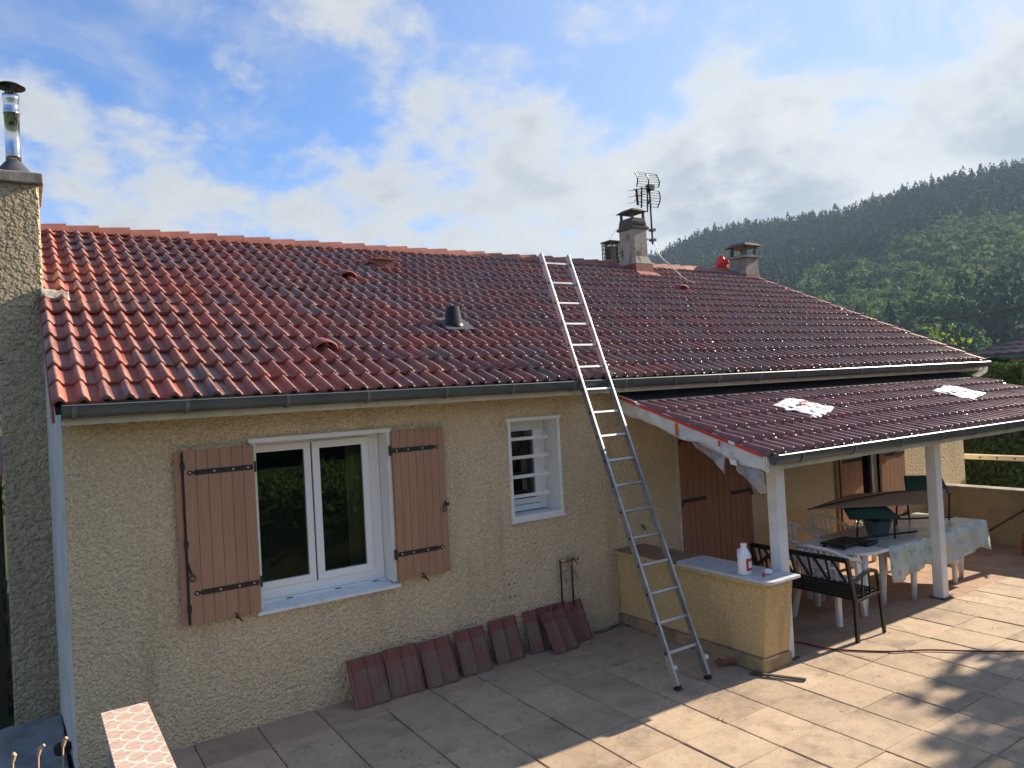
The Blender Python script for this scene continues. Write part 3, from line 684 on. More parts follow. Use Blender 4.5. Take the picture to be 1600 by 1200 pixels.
# double shutter door under the porch
b = MB(); b.box(6.345, 6.385, -.02, 0, 0, 2.2); b.box(7.675, 7.715, -.02, 0, 0, 2.2); b.box(6.385, 7.675, -.02, 0, 2.16, 2.2); D = b.build('door', 'cream_board', house)
for x0, x1, xh, xt in ((6.388, 7.026, 6.39, 6.80), (7.032, 7.672, 7.668, 7.27)):
    n = 6; wd = (x1-x0)/n; lf = MB().box(x0, x1, -.020, -.004, .03, 2.155).build('door_leaf', 'door_brown', D)
    for i in range(n):
        MB().prism([(x0+i*wd+.002, -.0205, .035), (x0+i*wd+.004, -.034, .035), (x0+(i+1)*wd-.004, -.034, .035), (x0+(i+1)*wd-.002, -.0205, .035)], (0, 0, 2.115)).build('plank', 'door_brown', D)
    for z in (1.255, .35, 2.0):
        s = 1 if xt > xh else -1; L = abs(xt-xh)
        MB().box(min(xh, xt), max(xh, xt), -.040, -.0345, z-.022, z+.022).build('hinge_strap', 'iron_black', D)
        MB().box(xh-.015, xh+.015, -.045, -.0405, z-.07, z-.022).build('hinge_pin', 'iron_black', D)
# french door at the right end
b = MB(); b.box(10.13, 10.19, -.025, .25, .02, 2.17); b.box(11.32, 11.38, -.025, .25, .02, 2.17); b.box(10.19, 11.32, -.025, .25, 2.12, 2.17); FD = b.build('french_door', 'cream_board', house)
rect_frame(MB(), 10.195, 11.315, .03, 2.115, .06, .12, .17).build('frame', 'white_pvc', FD); sash(10.25, 10.755, .09, 2.05, .11, .16, .06, FD); sash(10.765, 11.26, .09, 2.05, .11, .16, .06, FD)
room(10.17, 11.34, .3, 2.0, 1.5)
def leaf2(x0, x1, z0, z1, yb, yf, n, xh, xt):
    lf = shutter(x0, x1, z0, z1, yb, yf, n, 'shutter_brown')
    for z in (1.42, .45): MB().box(min(xh, xt), max(xh, xt), yf-.007, yf-.0005, z-.022, z+.022).build('hinge_strap', 'iron_black', lf)
    return lf
lf = leaf2(9.60, 10.15, .06, 2.12, -.025, -.06, 6, 10.14, 9.66); MB().box(9.535, 9.599, -.045, -.02, .06, 2.12).build('rebate_strip', 'shutter_brown', lf); MB().tube([(9.592, -.055, .08), (9.592, -.055, 2.1)], .011, 8).build('espagnolette_rod', 'iron_black', lf)
leaf2(10.66, 11.315, .06, 2.115, -.024, -.058, 6, 11.31, 10.76)
# chimney pier on the left gable
b = MB(); b.add([(-.47, 1.9, -.7), (-.075, 1.9, -.7), (-.075, 2.75, -.7), (-.47, 2.75, -.7), (-.455, 1.9, 5.0), (-.075, 1.9, 5.0), (-.075, 2.75, 5.0), (-.455, 2.75, 5.0)],
                [(3, 2, 1, 0), (4, 5, 6, 7), (0, 1, 5, 4), (1, 2, 6, 5), (2, 3, 7, 6), (3, 0, 4, 7)])
pier = b.build('chimney', 'roughcast_coarse', house, bevel=.02); pier['label'] = 'tall roughcast chimney against the left gable'
MB().box(-.52, -.035, 1.85, 2.80, 4.952, 5.06).build('chimney_cap', 'concrete', pier, bevel=.01)
fl = MB().lathe([(.20, 0), (.2, .012), (.135, .07), (.085, .135), (.072, .15)], (-.265, 2.13, 5.065), 24).build('flue_collar', 'lead', pier, True)
MB().box(-.50, -.08, 1.90, 2.7, 5.0605, 5.072).build('lead_sheet', 'lead', pier)
pr_ = [(.066, .14), (.066, .20), (.069, .205), (.066, .21), (.066, .62), (.072, .625), (.072, .64), (.067, .645), (.067, .72), (.070, .73), (.070, .76), (.075, .775), (.072, .815), (.055, .82)]
MB().lathe(pr_, (-.265, 2.13, 5.065), 28).build('flue_pipe', 'steel_flue', pier, True)
b = MB()
for t in (0.4, 2.5, 4.6): b.tube([(-.265+.05*math.cos(t), 2.13+.05*math.sin(t), 5.85), (-.265+.05*math.cos(t), 2.13+.05*math.sin(t), 5.965)], .006, 6)
b.build('cowl_leg', 'black_metal', pier)
MB().lathe([(.128, 0), (.13, .006), (.09, .03), (.04, .046), (.005, .05)], (-.265, 2.13, 5.952), 28).build('cowl', 'black_metal', pier, True)
def ffil(u, v):
    x = -.105+.24*u; y = 1.80+.10*v; return (x, y, rz(y)+.035+.05*v*v+.012*mnoise.noise(Vector((x*40, y*40, 2)))-.03*u)
MB().grid(ffil, 14, 6).build('mortar_fillet', 'chimney_render', pier, True, solid=.02)
# ridge chimney 1
b = MB(); x0, x1, y0, y1 = 9.61, 9.985, 4.0, 4.42
def taper(b, x0, x1, y0, y1, z0, X0, X1, Y0, Y1, z1):
    return b.add([(x0, y0, z0), (x1, y0, z0), (x1, y1, z0), (x0, y1, z0), (X0, Y0, z1), (X1, Y0, z1), (X1, Y1, z1), (X0, Y1, z1)], [(3, 2, 1, 0), (4, 5, 6, 7), (0, 1, 5, 4), (1, 2, 6, 5), (2, 3, 7, 6), (3, 0, 4, 7)])
taper(b, x0-.01, x1+.05, y0-.04, y1+.04, 5.03, x0+.01, x1-.02, y0, y1, 5.18); b.box(x0+.012, x1-.022, y0+.002, y1-.002, 5.18, 5.715)
c1 = b.build('chimney', 'chimney_render', house, bevel=.008); c1['label'] = 'weathered rendered chimney with the aerial'
b = MB().box(x0-.012, x1+.052, y0-.042, y1+.042, 4.72, 5.028); b.build('flashing', 'flash_red', c1)
b = MB(); p = lambda x, y, dz: (x, y, rz(y)+dz); b.add([p(9.56, 3.80, .03), p(10.12, 3.80, .03), p(10.05, 3.97, .06), p(9.6, 3.97, .06), p(9.56, 3.80, .0), p(10.12, 3.80, .0), p(10.05, 3.97, .0), p(9.6, 3.97, 0)], [(0, 1, 2, 3), (7, 6, 5, 4), (0, 4, 5, 1), (1, 5, 6, 2), (2, 6, 7, 3), (3, 7, 4, 0)]); b.build('flashing_apron', 'ridge', c1)
MB().box(x0-.02, x1+.01, y0-.03, y1+.03, 5.716, 5.76).build('crown', 'concrete_dark', c1)
taper(MB(), x0, x1-.01, y0, y1, 5.7605, x0+.02, x1-.03, y0+.03, y1-.03, 5.93).build('cowl_base', 'concrete_dark', c1)
MB().box(x0+.04, x1-.05, y0-.012, y0+.02, 5.80, 5.85).build('cowl_slot', 'rubber', c1)
for xa, ya in ((x0+.03, y0+.04), (x1-.06, y0+.04), (x0+.03, y1-.07), (x1-.06, y1-.07)): MB().box(xa, xa+.04, ya, ya+.04, 5.9305, 6.055).build('cowl_leg', 'concrete_dark', c1)
taper(MB(), x0-.03, x1+.01, y0-.03, y1+.03, 6.0555, x0+.06, x1-.08, y0+.06, y1-.06, 6.115).build('cowl_slab', 'concrete_dark', c1)
# mesh-sided pot behind it
b = MB(); b.box(9.56, 9.88, 4.62, 4.92, 5.58, 5.605); b.box(9.57, 9.87, 4.63, 4.91, 5.10, 5.16)
for i in range(7):
    for j in (4.64, 4.90): b.box(9.575+i*.045, 9.587+i*.045, j-.006, j+.006, 5.16, 5.58)
    for j in (9.58, 9.86): b.box(j-.006, j+.006, 4.645+i*.04, 4.655+i*.04, 5.16, 5.58)
for k in range(5): b.box(9.574, 9.866, 4.626, 4.633, 5.2+k*.08, 5.215+k*.08); b.box(9.566, 9.573, 4.63, 4.9, 5.2+k*.08, 5.215+k*.08)
cg_ = b.build('chimney', 'concrete_dark', house); cg_['label'] = 'small caged chimney pot behind the main chimney'
MB().box(9.62, 9.82, 4.69, 4.86, 5.0, 5.5).build('pot', 'lead', cg_)
MB().tube([(9.56+.3*t, 4.65-.1*t, 5.60+.24*math.sin(math.pi*t*.62)) for t in [i/12 for i in range(13)]], .004, 5).build('wire', 'cable_white', cg_)
# ridge chimney 2
x0, x1, y0, y1 = 12.94, 13.32, 4.1, 4.5
b = MB(); taper(b, x0-.02, x1+.02, y0-.02, y1+.02, 4.98, x0, x1, y0, y1, 5.35); c2 = b.build('chimney', 'concrete', house, bevel=.006); c2['label'] = 'squat grey chimney at the far end of the ridge'
MB().box(x0-.035, x1+.035, y0-.035, y1+.035, 4.70, 4.978).build('flashing', 'flash_red', c2)
MB().box(x0-.06, x1+.1, y0-.05, y1+.05, 5.3505, 5.40).build('crown', 'concrete', c2)
for xa, ya in ((x0+.0, y0+.0), (x1-.05, y0+.0), (x0+.0, y1-.05), (x1-.05, y1-.05)): MB().box(xa, xa+.055, ya, ya+.055, 5.4005, 5.60).build('cowl_leg', 'concrete_dark', c2)
taper(MB(), x0-.10, x1+.10, y0-.10, y1+.10, 5.6005, x0, x1, y0, y1, 5.675).build('cowl_slab', 'concrete_dark', c2)
# roof vents
def roof_pt(x, y, dz=0): return Vector((x, y, rz(y)+dz))
def hood_vent(x, y):
    b = MB(); p0 = roof_pt(x, y, .02); R0 = Matrix.Rotation(SL, 4, 'X'); n = 12
    vs = []
    for k, (rr, yy) in enumerate(((.115, 0), (.105, .08), (.07, .2), (.02, .3))):
        for i in range(n+1): t = math.pi*i/n; vs.append(p0+R0@Vector((rr*math.cos(t), yy, rr*.75*math.sin(t))))
    fs = [(k*(n+1)+i, k*(n+1)+i+1, (k+1)*(n+1)+i+1, (k+1)*(n+1)+i) for k in range(3) for i in range(n)]
    b.add(vs, fs); o = b.build('roof_vent', 'flash_red', house, True, solid=.016)
    return o
hood_vent(2.194, .457); hood_vent(3.404, 2.867); hood_vent(9.765, 2.947)
q = roof_pt(3.97, 1.10)
pv = MB().lathe([(.125, -.09), (.118, .0), (.108, .005), (.075, .20), (.06, .205)], q+Vector((0, 0, .05)), 20).build('vent_pipe', 'black_metal', house, True)
b = MB(); pp = lambda x, y, dz: (x, y, rz(y)+dz); b.prism([pp(3.80, .93, .042), pp(4.18, .93, .042), pp(4.16, 1.28, .05), pp(3.82, 1.28, .05)], (0, 0, .012)); b.build('flashing', 'lead', pv)
q = roof_pt(4.185, 3.50)
b = MB().box(q.x-.13, q.x+.13, q.y-.10, q.y+.12, q.z-.05, q.z+.10); lv = b.build('lantern_vent', 'flash_red', house)
MB().prism([(q.x-.17, q.y-.14, q.z+.105), (q.x+.17, q.y-.14, q.z+.105), (q.x+.17, q.y+.16, q.z+.14), (q.x-.17, q.y+.16, q.z+.14)], (0, 0, .022)).build('cover', 'ridge', lv)
# tap and copper pipes
b = MB().tube([(4.487, -.05, .25), (4.487, -.05, .84), (4.487, -.03, .855)], .011, 8); tp = b.build('outdoor_tap', 'copper_old', house, True)
MB().tube([(4.637, -.05, .25), (4.637, -.05, .84)], .011, 8).build('pipe', 'copper_old', tp, True)
b = MB().tube([(4.49, -.055, .855), (4.66, -.06, .855)], .018, 10); b.tube([(4.56, -.06, .855), (4.56, -.13, .835), (4.56, -.14, .80)], .013, 8); b.tube([(4.65, -.06, .855), (4.66, -.12, .84), (4.66, -.13, .81)], .013, 8); b.tube([(4.66, -.06, .855), (4.72, -.07, .85)], .02, 8); b.tube([(4.58, -.1, .87), (4.58, -.1, .9)], .02, 8); b.build('tap_body', 'brass', tp, True)
b = MB()
for x in (4.53, 4.685): b.tube([(x-.03, -.04, .70), (x+.01, -.06, .67), (x+.03, -.05, .62)], .007, 6); b.bar((x-.01, -.04, .72), (x+.02, -.045, .69), .03, .008)
b.build('wall_clip', 'brass', tp)
b = MB()
for x, z in ((3.856, .714), (3.92, .715), (3.855, .582), (3.919, .582)): b.tube([(x, .001, z), (x, -.004, z)], .011, 8)
b.build('screw_hole', 'flash_red', house)

# ------------------------------------------------------------------ porch
porch = thing('porch', (9, -1.2, 0), 'white-posted porch with purple-brown tiled lean-to roof over the terrace', 'porch')
PSL = math.atan(.301); PY, PZ = -2.175, 2.005
def pz(y): return PZ+(y-PY)*.301
b = MB(); xl, xr = 5.36, 12.95
b.prism([(xl, -2.12, pz(-2.12)-.03), (xl, -.14, pz(-.14)-.03), (xl, -.14, pz(-.14)-.06), (xl, -2.12, pz(-2.12)-.06)], (xr-xl, 0, 0)); proof = b.build('roof', 'white_paint', porch)
b = MB(); b.prism([(xl, -.56, pz(-.56)+.0), (xl, -.06, pz(-.06)+.02), (xl, -.06, pz(-.06)-.02), (xl, -.56, pz(-.56)-.028)], (xr-xl, 0, 0)); b.build('membrane', 'membrane', proof)
b = MB().prism([(xl+.1, -.02, 2.42), (xl+.1, -.02, 2.636), (xl+.1, -.01, 2.636), (xl+.1, -.01, 2.42)], (7.4, 0, 0)); b.build('wall_flashing', 'membrane', proof)
lay_tiles(proof, 5.335, 25, 5, PY, PZ-.02, PSL, 'porch_tile', 300)
MB().prism([(5.325, -.13, pz(-.13)-.0), (5.325, -2.15, pz(-2.15)-.0), (5.325, -2.15, pz(-2.15)-.165), (5.325, -.13, pz(-.13)-.175)], (.032, 0, 0)).build('bargeboard', 'white_paint', porch)
MB().prism([(xr, -.13, pz(-.13)-.0), (xr, -2.15, pz(-2.15)-.0), (xr, -2.15, pz(-2.15)-.165), (xr, -.13, pz(-.13)-.165)], (.03, 0, 0)).build('bargeboard', 'white_paint', porch)
MB().box(5.37, 12.94, -1.955, -1.83, 1.845, 1.965).build('beam', 'white_paint', porch, bevel=.006)
for i in range(11):
    x = 5.8+i*.7; MB().prism([(x, -.02, pz(-.02)-.062), (x, -2.1, pz(-2.1)-.062), (x, -2.1, pz(-2.1)-.13), (x, -.02, pz(-.02)-.16)], (.07, 0, 0)).build('rafter', 'white_paint', porch)
for x, y in ((5.700, -1.955), (8.635, -1.93), (12.7, -1.93)):
    MB().box(x, x+.125, y, y+.125, 0.002, 1.85).build('post', 'white_paint', porch, bevel=.012)
    MB().box(x-.03, x+.16, y-.03, y+.155, -.002, .012).build('post_base', 'mortar', porch)
MB().box(5.37, 12.95, -2.152, -2.125, 1.86, 1.985).build('eaves_board', 'cream_board', porch)
gutter('gutter', 5.35, 13.0, -2.205, 2.0, .055, .085, porch, .8, .35)

# masking film taped over the bargeboard
film = thing('masking_film', (5.32, -1.1, 2.3), 'whitish plastic masking film taped along the sloping porch bargeboard', 'plastic film')
def fb(u, v):
    y = -.14-u*2.0; z = pz(y)-.012-v*(.165+.02*math.sin(u*17)); return (5.318-.006*math.sin(u*31+v*4)-.004*math.sin(u*11+v*9), y, z)
MB().grid(fb, 60, 6).build('sheet', 'film', film, True, solid=.002)
def tape(u0, u1, z0, z1, mt, x=5.306):
    y0, y1 = -.14-u0*2.0, -.14-u1*2.0
    MB().prism([(x, y0, pz(y0)+z1), (x, y1, pz(y1)+z1), (x, y1, pz(y1)+z0), (x, y0, pz(y0)+z0)], (.004, 0, 0)).build('tape', mt, film)
tape(.02, .99, -.036, -.003, 'tape_red'); tape(.455, .475, -.175, -.047, 'tape_orange'); tape(.735, .745, -.10, -.047, 'tape_red'); tape(.17, .2, -.02, .003, 'bag_white', 5.303); tape(.80, .835, -.03, .0, 'bag_white', 5.303)
def flap(y0, y1, drop0, drop1, seed):
    def fn(u, v):
        y = y0+(y1-y0)*u; top = pz(y)-.17; d = drop0+(drop1-drop0)*u
        return (5.318-.02*math.sin(v*3+u*5+seed)-.03*v*math.sin(u*9+seed), y+.03*v*math.sin(u*7), top-d*v*(1-.25*abs(math.sin(u*5+seed))))
    MB().grid(fn, 16, 10).build('loose_flap', 'film_grey', film, True, solid=.002)
flap(-1.30, -1.68, .03, .20, 1.0); flap(-1.80, -2.13, .10, .27, 2.6)
MB().prism([(5.300, -1.74, pz(-1.74)-.175), (5.300, -1.82, pz(-1.82)-.165), (5.300, -1.83, pz(-1.83)-.215), (5.300, -1.75, pz(-1.75)-.225)], (.003, 0, 0)).build('paper_scrap', 'bag_white', film)
# crumpled bags on the porch roof
def crumple(name, cx, cy, lx, ly, hgt, base, mt, seed, rot=0., label='', cat='', slope=0.301):
    def fn(u, v):
        a = (u-.5)*lx; b_ = (v-.5)*ly; n1 = mnoise.noise(Vector((u*6+seed, v*6, seed))); n2 = mnoise.noise(Vector((u*14+seed, v*14, seed*2)))
        e = min(u, 1-u, v, 1-v)*6; e = min(e, 1)
        ed = .05*mnoise.noise(Vector((u*5, v*5, seed+4)))*2.2
        ca, sa = math.cos(rot), math.sin(rot); X = cx+(a*ca-b_*sa)+ed; Y = cy+(a*sa+b_*ca)+ed*.6
        return (X, Y, base(X, Y)+.040+e*hgt*(.25+.9*abs(n1)+.45*n2))
    o = MB().grid(fn, 26, 18).build(name, mt, None, True, solid=.004); tag(o, label, cat); return o
bg1 = crumple('plastic_bag', 7.28, -1.17, .68, .52, .03, lambda x, y: pz(y), 'bag_white', 2., .35, 'crumpled white plastic bag with red print on the near end of the porch roof', 'plastic bag')
crumple('plastic_bag', 10.9, -1.14, .85, .5, .03, lambda x, y: pz(y), 'bag_white', 7., .25, 'crumpled white plastic bag on the far right of the porch roof', 'plastic bag')
def fnp(u, v): x = 7.20+.20*u+.05*v; y = -1.19+.07*v+.03*u; return (x, y, pz(y)+.082+.012*mnoise.noise(Vector((u*6, v*4, 3))))
MB().grid(fnp, 10, 5).build('red_print', 'plastic_red', bg1, True, solid=.003)

# ------------------------------------------------------------------ low wall / counter
ctr = thing('counter_wall', (5.5, -1.0, 0), 'low ochre rendered counter wall between the facade and the first porch post', 'low wall')
b = MB(); b.add([(5.325, -2.0, .12), (5.69, -2.0, .12), (5.69, -.003, .12), (5.325, -.003, .12), (5.315, -2.08, .80), (5.69, -2.08, .80), (5.69, -.003, .80), (5.315, -.003, .80)],
                [(3, 2, 1, 0), (4, 5, 6, 7), (0, 1, 5, 4), (1, 2, 6, 5), (2, 3, 7, 6), (3, 0, 4, 7)]); b.build('body', 'counter_render', ctr, bevel=.012)
b = MB(); b.add([(5.265, -2.03, 0.003), (5.69, -2.03, 0.003), (5.69, -.004, 0.003), (5.30, -.004, 0.003), (5.28, -2.02, .119), (5.69, -2.02, .119), (5.69, -.004, .119), (5.305, -.004, .119)],
                [(3, 2, 1, 0), (4, 5, 6, 7), (0, 1, 5, 4), (1, 2, 6, 5), (2, 3, 7, 6), (3, 0, 4, 7)]); b.build('plinth', 'plinth_render', ctr, bevel=.01)
MB().box(5.262, 5.69, -2.09, -.004, .8005, .836).build('coping', 'counter_render', ctr, bevel=.008)
for i in range(3): MB().box(5.275, 5.68, -.06-.3*(i+1), -.065-.3*i, .8365, .862).build('coping_tile', 'cap_tile', ctr, bevel=.004)
b = MB(); rr = .06; x0, x1, y0, y1 = 5.255, 5.69, -2.17, -.975; ol = []
for cxx, cyy, a0 in ((x1-.01, y0+.01, -90), (x1-rr, y1-rr, 0), (x0+rr, y1-rr, 90), (x0+rr, y0+rr, 180)):
    rq = .01 if a0 == -90 else rr
    for i in range(6): a = R(a0+18*i); ol.append((cxx+rq*math.cos(a), cyy+rq*math.sin(a), .8365))
b.prism(ol, (0, 0, .028)); b.build('worktop', 'worktop', ctr, bevel=.004)
WT = .8646
# jug
def jug():
    t = thing('jug', (5.36, -1.80, WT), 'white plastic jug with a red label on the counter', 'jug')
    b = MB(); prof_ = [(.062, .002), (.07, .012), (.071, .09), (.071, .16), (.066, .185), (.045, .225), (.03, .25), (.026, .262), (.026, .275)]
    b.lathe(prof_, (5.36, -1.80, WT), 20)
    b.v = [(5.36+(x-5.36)*1.0, -1.80+(y+1.80)*.82, z) for x, y, z in b.v]
    b.build('body', 'plastic_milk', t, True)
    MB().tube([(5.36, -1.80+.03, WT+.235), (5.36, -1.80+.068, WT+.215), (5.36, -1.80+.07, WT+.15), (5.36, -1.80+.055, WT+.11)], .012, 8).build('handle', 'plastic_milk', t, True)
    MB().lathe([(.028, .262), (.03, .264), (.03, .288), (.026, .291)], (5.36, -1.80, WT), 16).build('cap', 'plastic_milk', t, True)
    b = MB(); vs = []
    for z in (.04, .155):
        for i in range(7): a = R(-120+20*i); vs.append((5.36+.0725*math.cos(a), -1.80+.0725*.82*math.sin(a), WT+z))
    b.add(vs, [(i, i+1, i+8, i+7) for i in range(6)]); lb = b.build('label', 'plastic_red', t, True)
    b = MB(); vs = []
    for z in (.065, .125):
        for i in range(5): a = R(-100+20*i); vs.append((5.36+.0732*math.cos(a), -1.80+.0732*.82*math.sin(a), WT+z))
    b.add(vs, [(i, i+1, i+6, i+5) for i in range(4)]); b.build('label_panel', 'paper', t, True)
jug()
o = MB().lathe([(.012, 0), (.016, .004), (.016, .02), (.009, .026), (.008, .04), (.004, .042)], (5.40, -1.98, WT), 12).build('tube_cap', 'plastic_red', None, True); tag(o, 'tiny red cap beside the jug on the counter', 'cap')
def fnb(u, v):
    th, ph = u*2*math.pi, v*math.pi; r = .035*(1+.5*mnoise.noise(Vector((math.cos(th)*2, math.sin(th)*2, ph*2))))
    return (5.50+r*1.3*math.sin(ph)*math.cos(th), -1.955+r*math.sin(ph)*math.sin(th), WT+.024-r*.75*math.cos(ph))
o = MB().grid(fnb, 16, 10).build('paper_ball', 'paper', None, True); tag(o, 'crumpled white paper wipe on the counter end', 'paper')

# ------------------------------------------------------------------ ladder
LA = Vector((4.432, -1.775, .002)); LB = Vector((4.580, -.462, 2.763)); LD = (LB-LA).normalized(); LW = Vector((.382, 0, 0))
Lmax = 4.70
lad = thing('ladder', LA+LW*.5, 'long aluminium ladder leaning on the roof gutter', 'ladder'); 
upv = Vector((1, 0, 0)).cross(LD).normalized()
for k, off in enumerate((Vector((0, 0, 0)), LW)):
    b = MB(); a = LA+off; 
    b.bar(a+LD*.03, a+LD*Lmax, .024, .062, upv); rl = b.build('rail', 'aluminium', lad, bevel=.003)
    MB().bar(a+LD*.0, a+LD*.035, .032, .072, upv).build('foot', 'rubber', rl)
    MB().bar(a+LD*.04+Vector((-.014, 0, 0))*(1 if k == 0 else -1), a+LD*.30+Vector((-.014, 0, 0))*(1 if k == 0 else -1), .006, .066, upv).build('foot_sleeve', 'aluminium_dirty', rl)
    if k == 0: MB().bar(a+LD*.19+Vector((.013, 0, 0)), a+LD*.19+Vector((.045, 0, 0)), .05, .03).build('bracket', 'white_paint', rl)
    else: MB().bar(a+LD*.19+Vector((.013, 0, 0)), a+LD*.19+Vector((.07, 0, 0)), .045, .035).build('bracket', 'white_paint', rl)
for i in range(17):
    q = LA+LD*(.315+.266*i)
    MB().bar(q+Vector((.011, 0, 0)), q+LW-Vector((.011, 0, 0)), .028, .028, upv).build('rung', 'aluminium', lad, bevel=.005)
    MB().tube([q-Vector((.012, 0, 0)), q-Vector((.0155, 0, 0))], .013, 8).build('rung_plug', 'rubber', lad)
cu = bpy.data.curves.new('ladder_print', 'FONT'); cu.body = 'ECHELLE DU'; cu.size = .062; cu.align_x = 'LEFT'; cu.align_y = 'CENTER'
to = bpy.data.objects.new('tmp_text', cu); COL.objects.link(to); bpy.context.view_layer.update()
tme = bpy.data.meshes.new_from_object(to.evaluated_get(bpy.context.evaluated_depsgraph_get())); bpy.data.objects.remove(to); tme.name = 'print'; tme.materials.clear(); tme.materials.append(MATS['rubber'])
to = bpy.data.objects.new('print', tme); COL.objects.link(to); to.parent = lad
ex = -LD; ez = -(Vector((1, 0, 0))-LD*LD.x).normalized(); ey = ez.cross(ex); Mt = Matrix((ex, ey, ez)).transposed().to_4x4(); Mt.translation = LA+LD*2.28+ez*.0128-Vector(lad.location); to.matrix_local = Mt

# ------------------------------------------------------------------ spare roof tiles leaning on the wall
lean = [  # foot x, foot y, lean degrees, twist, stacked?, name words
 (2.04, -.265, 26, .02, 'leftmost spare roof tile leaning on the wall, mortar crumbs on its top corner'),
 (2.385, -.235, 22, -.03, 'second spare roof tile from the left, leaning on the wall'),
 (2.745, -.265, 24, .02, 'third spare roof tile from the left, leaning on the wall'),
 (3.14, -.23, 22, .03, 'fourth spare roof tile from the left, leaning on the wall'),
 (3.555, -.175, 20, .02, 'fifth spare roof tile from the left, leaning on the wall just left of the pipes group'),
 (3.985, -.16, 18, .05, 'spare roof tile half hidden behind the front tile below the tap'),
 (4.215, -.14, 18, .02, 'small piece of spare roof tile hidden behind the others under the tap'),
 (4.155, -.335, 30, .10, 'reddest spare roof tile standing in front of the others below the tap'),
 (4.43, -.20, 22, .06, 'rightmost spare roof tile leaning under the tap pipes'),
]
def spare_tile(i, x, y, ang, tw, label):
    W_, H_, th = .335, .42, .016
    xs_ = [0, .012, .022, .03, .10, .112, .125, .14, .155, .165, .175, .25, .262, .275, .292, .308, .322, .335]
    def ph(xx):
        h = 0
        for c in (.13, .285):
            d = abs(xx-c)/.05
            if d < 1: h = max(h, .036*math.cos(d*math.pi/2)**1.3)
        if xx < .03: h = .004 if xx < .011 else .011
        return h
    def make(z0, z1, extra, mt, nm, par):
        v = []; n = len(xs_)
        for z in (z0, z1):
            for xx in xs_: v.append((xx, -ph(xx)-extra, z))
            for xx in xs_: v.append((xx, th-ph(xx)*.75, z))
        f = []
        for k in range(n-1): f += [(k, k+1, 2*n+k+1, 2*n+k), (n+k, 3*n+k, 3*n+k+1, n+k+1), (k, n+k, n+k+1, k+1), (2*n+k, 2*n+k+1, 3*n+k+1, 3*n+k)]
        f += [(0, 2*n, 3*n, n), (n-1, 2*n-1, 4*n-1, 3*n-1)]
        me = MB().add(v, f).mesh(nm, mt); o = bpy.data.objects.new(nm, me); COL.objects.link(o); o.parent = par; return o
    t = thing('roof_tile', (x, y, .004), label, 'roof tile', 'spare roof tiles leaning on the wall')
    t.rotation_euler = (R(-ang), 0, tw); t.rotation_euler = (Matrix.Rotation(tw, 3, 'Z') @ Matrix.Rotation(R(-ang), 3, 'X')).to_euler()
    make(0, .31, .006, 'spare_body', 'exposed_face', t); make(.3105, H_, 0, 'spare_head', 'head_lap', t)
    return t
mat('spare_body', (.165, .115, .09), (.19, .08, .055), 4, .40, .58, rough=.7, bump=.3, bscale=70, bdist=.006)
mat('spare_head', (.20, .06, .042), (.14, .055, .042), 8, .4, .7, rough=.7, bump=.2, bscale=50, bdist=.006)
for i, a in enumerate(lean): spare_tile(i, *a)

# ------------------------------------------------------------------ bench
bench = thing('bench', (6.75, -1.55, 0), 'black slatted metal garden bench seen from behind under the porch', 'bench')
BY0, BY1 = -2.11, -.95
for y, nm in ((BY0, 'end_frame'), (BY1, 'end_frame')):
    b = MB(); b.bar((6.61, y, .002), (6.605, y, .44), .05, .028, (0, 1, 0)); b.bar((6.605, y, .42), (6.50, y, .86), .05, .028, (0, 1, 0))
    arm = [(6.56, y, .60), (6.66, y, .63), (6.78, y, .67), (6.90, y, .685), (6.99, y, .66), (7.03, y, .58), (7.04, y, .44), (7.06, y, .2), (7.085, y, .002)]
    for p, q in zip(arm[:-1], arm[1:]): b.bar(p, q, .04, .026, (0, 1, 0))
    b.bar((6.605, y, .41), (7.04, y, .44), .03, .026, (0, 1, 0))
    b.bar((6.74, y, .425), (6.74, y, .655), .018, .018, (0, 1, 0)); b.bar((6.88, y, .43), (6.86, y, .675), .018, .018, (0, 1, 0))
    b.build(nm, 'black_metal', bench, bevel=.004)
for i in range(6):
    x = 6.64+i*.075; MB().box(x, x+.058, BY0+.015, BY1-.015, .425+.004*i, .440+.004*i).build('seat_slat', 'black_metal', bench)
for i in range(5):
    z = .44+i*.036; x = 6.598-(z-.44)*.24; MB().bar((x, BY0+.015, z), (x, BY1-.015, z), .016, .026).build('back_slat', 'black_metal', bench)
MB().bar((6.505, BY0+.01, .84), (6.505, BY1-.01, .84), .03, .05).build('top_rail', 'black_metal', bench, bevel=.006)
b = MB()
ny = 5
for i in range(ny):
    ya = BY0+.06+(BY1-BY0-.12)*i/ny; yb = BY0+.06+(BY1-BY0-.12)*(i+1)/ny; ym = (ya+yb)/2
    b.bar((6.56, ya, .61), (6.508, ym, .82), .014, .026, (0, 1, 0)); b.bar((6.56, yb-.03, .61), (6.508, yb-.03, .82), .014, .02, (0, 1, 0))
b.build('lattice', 'black_metal', bench)

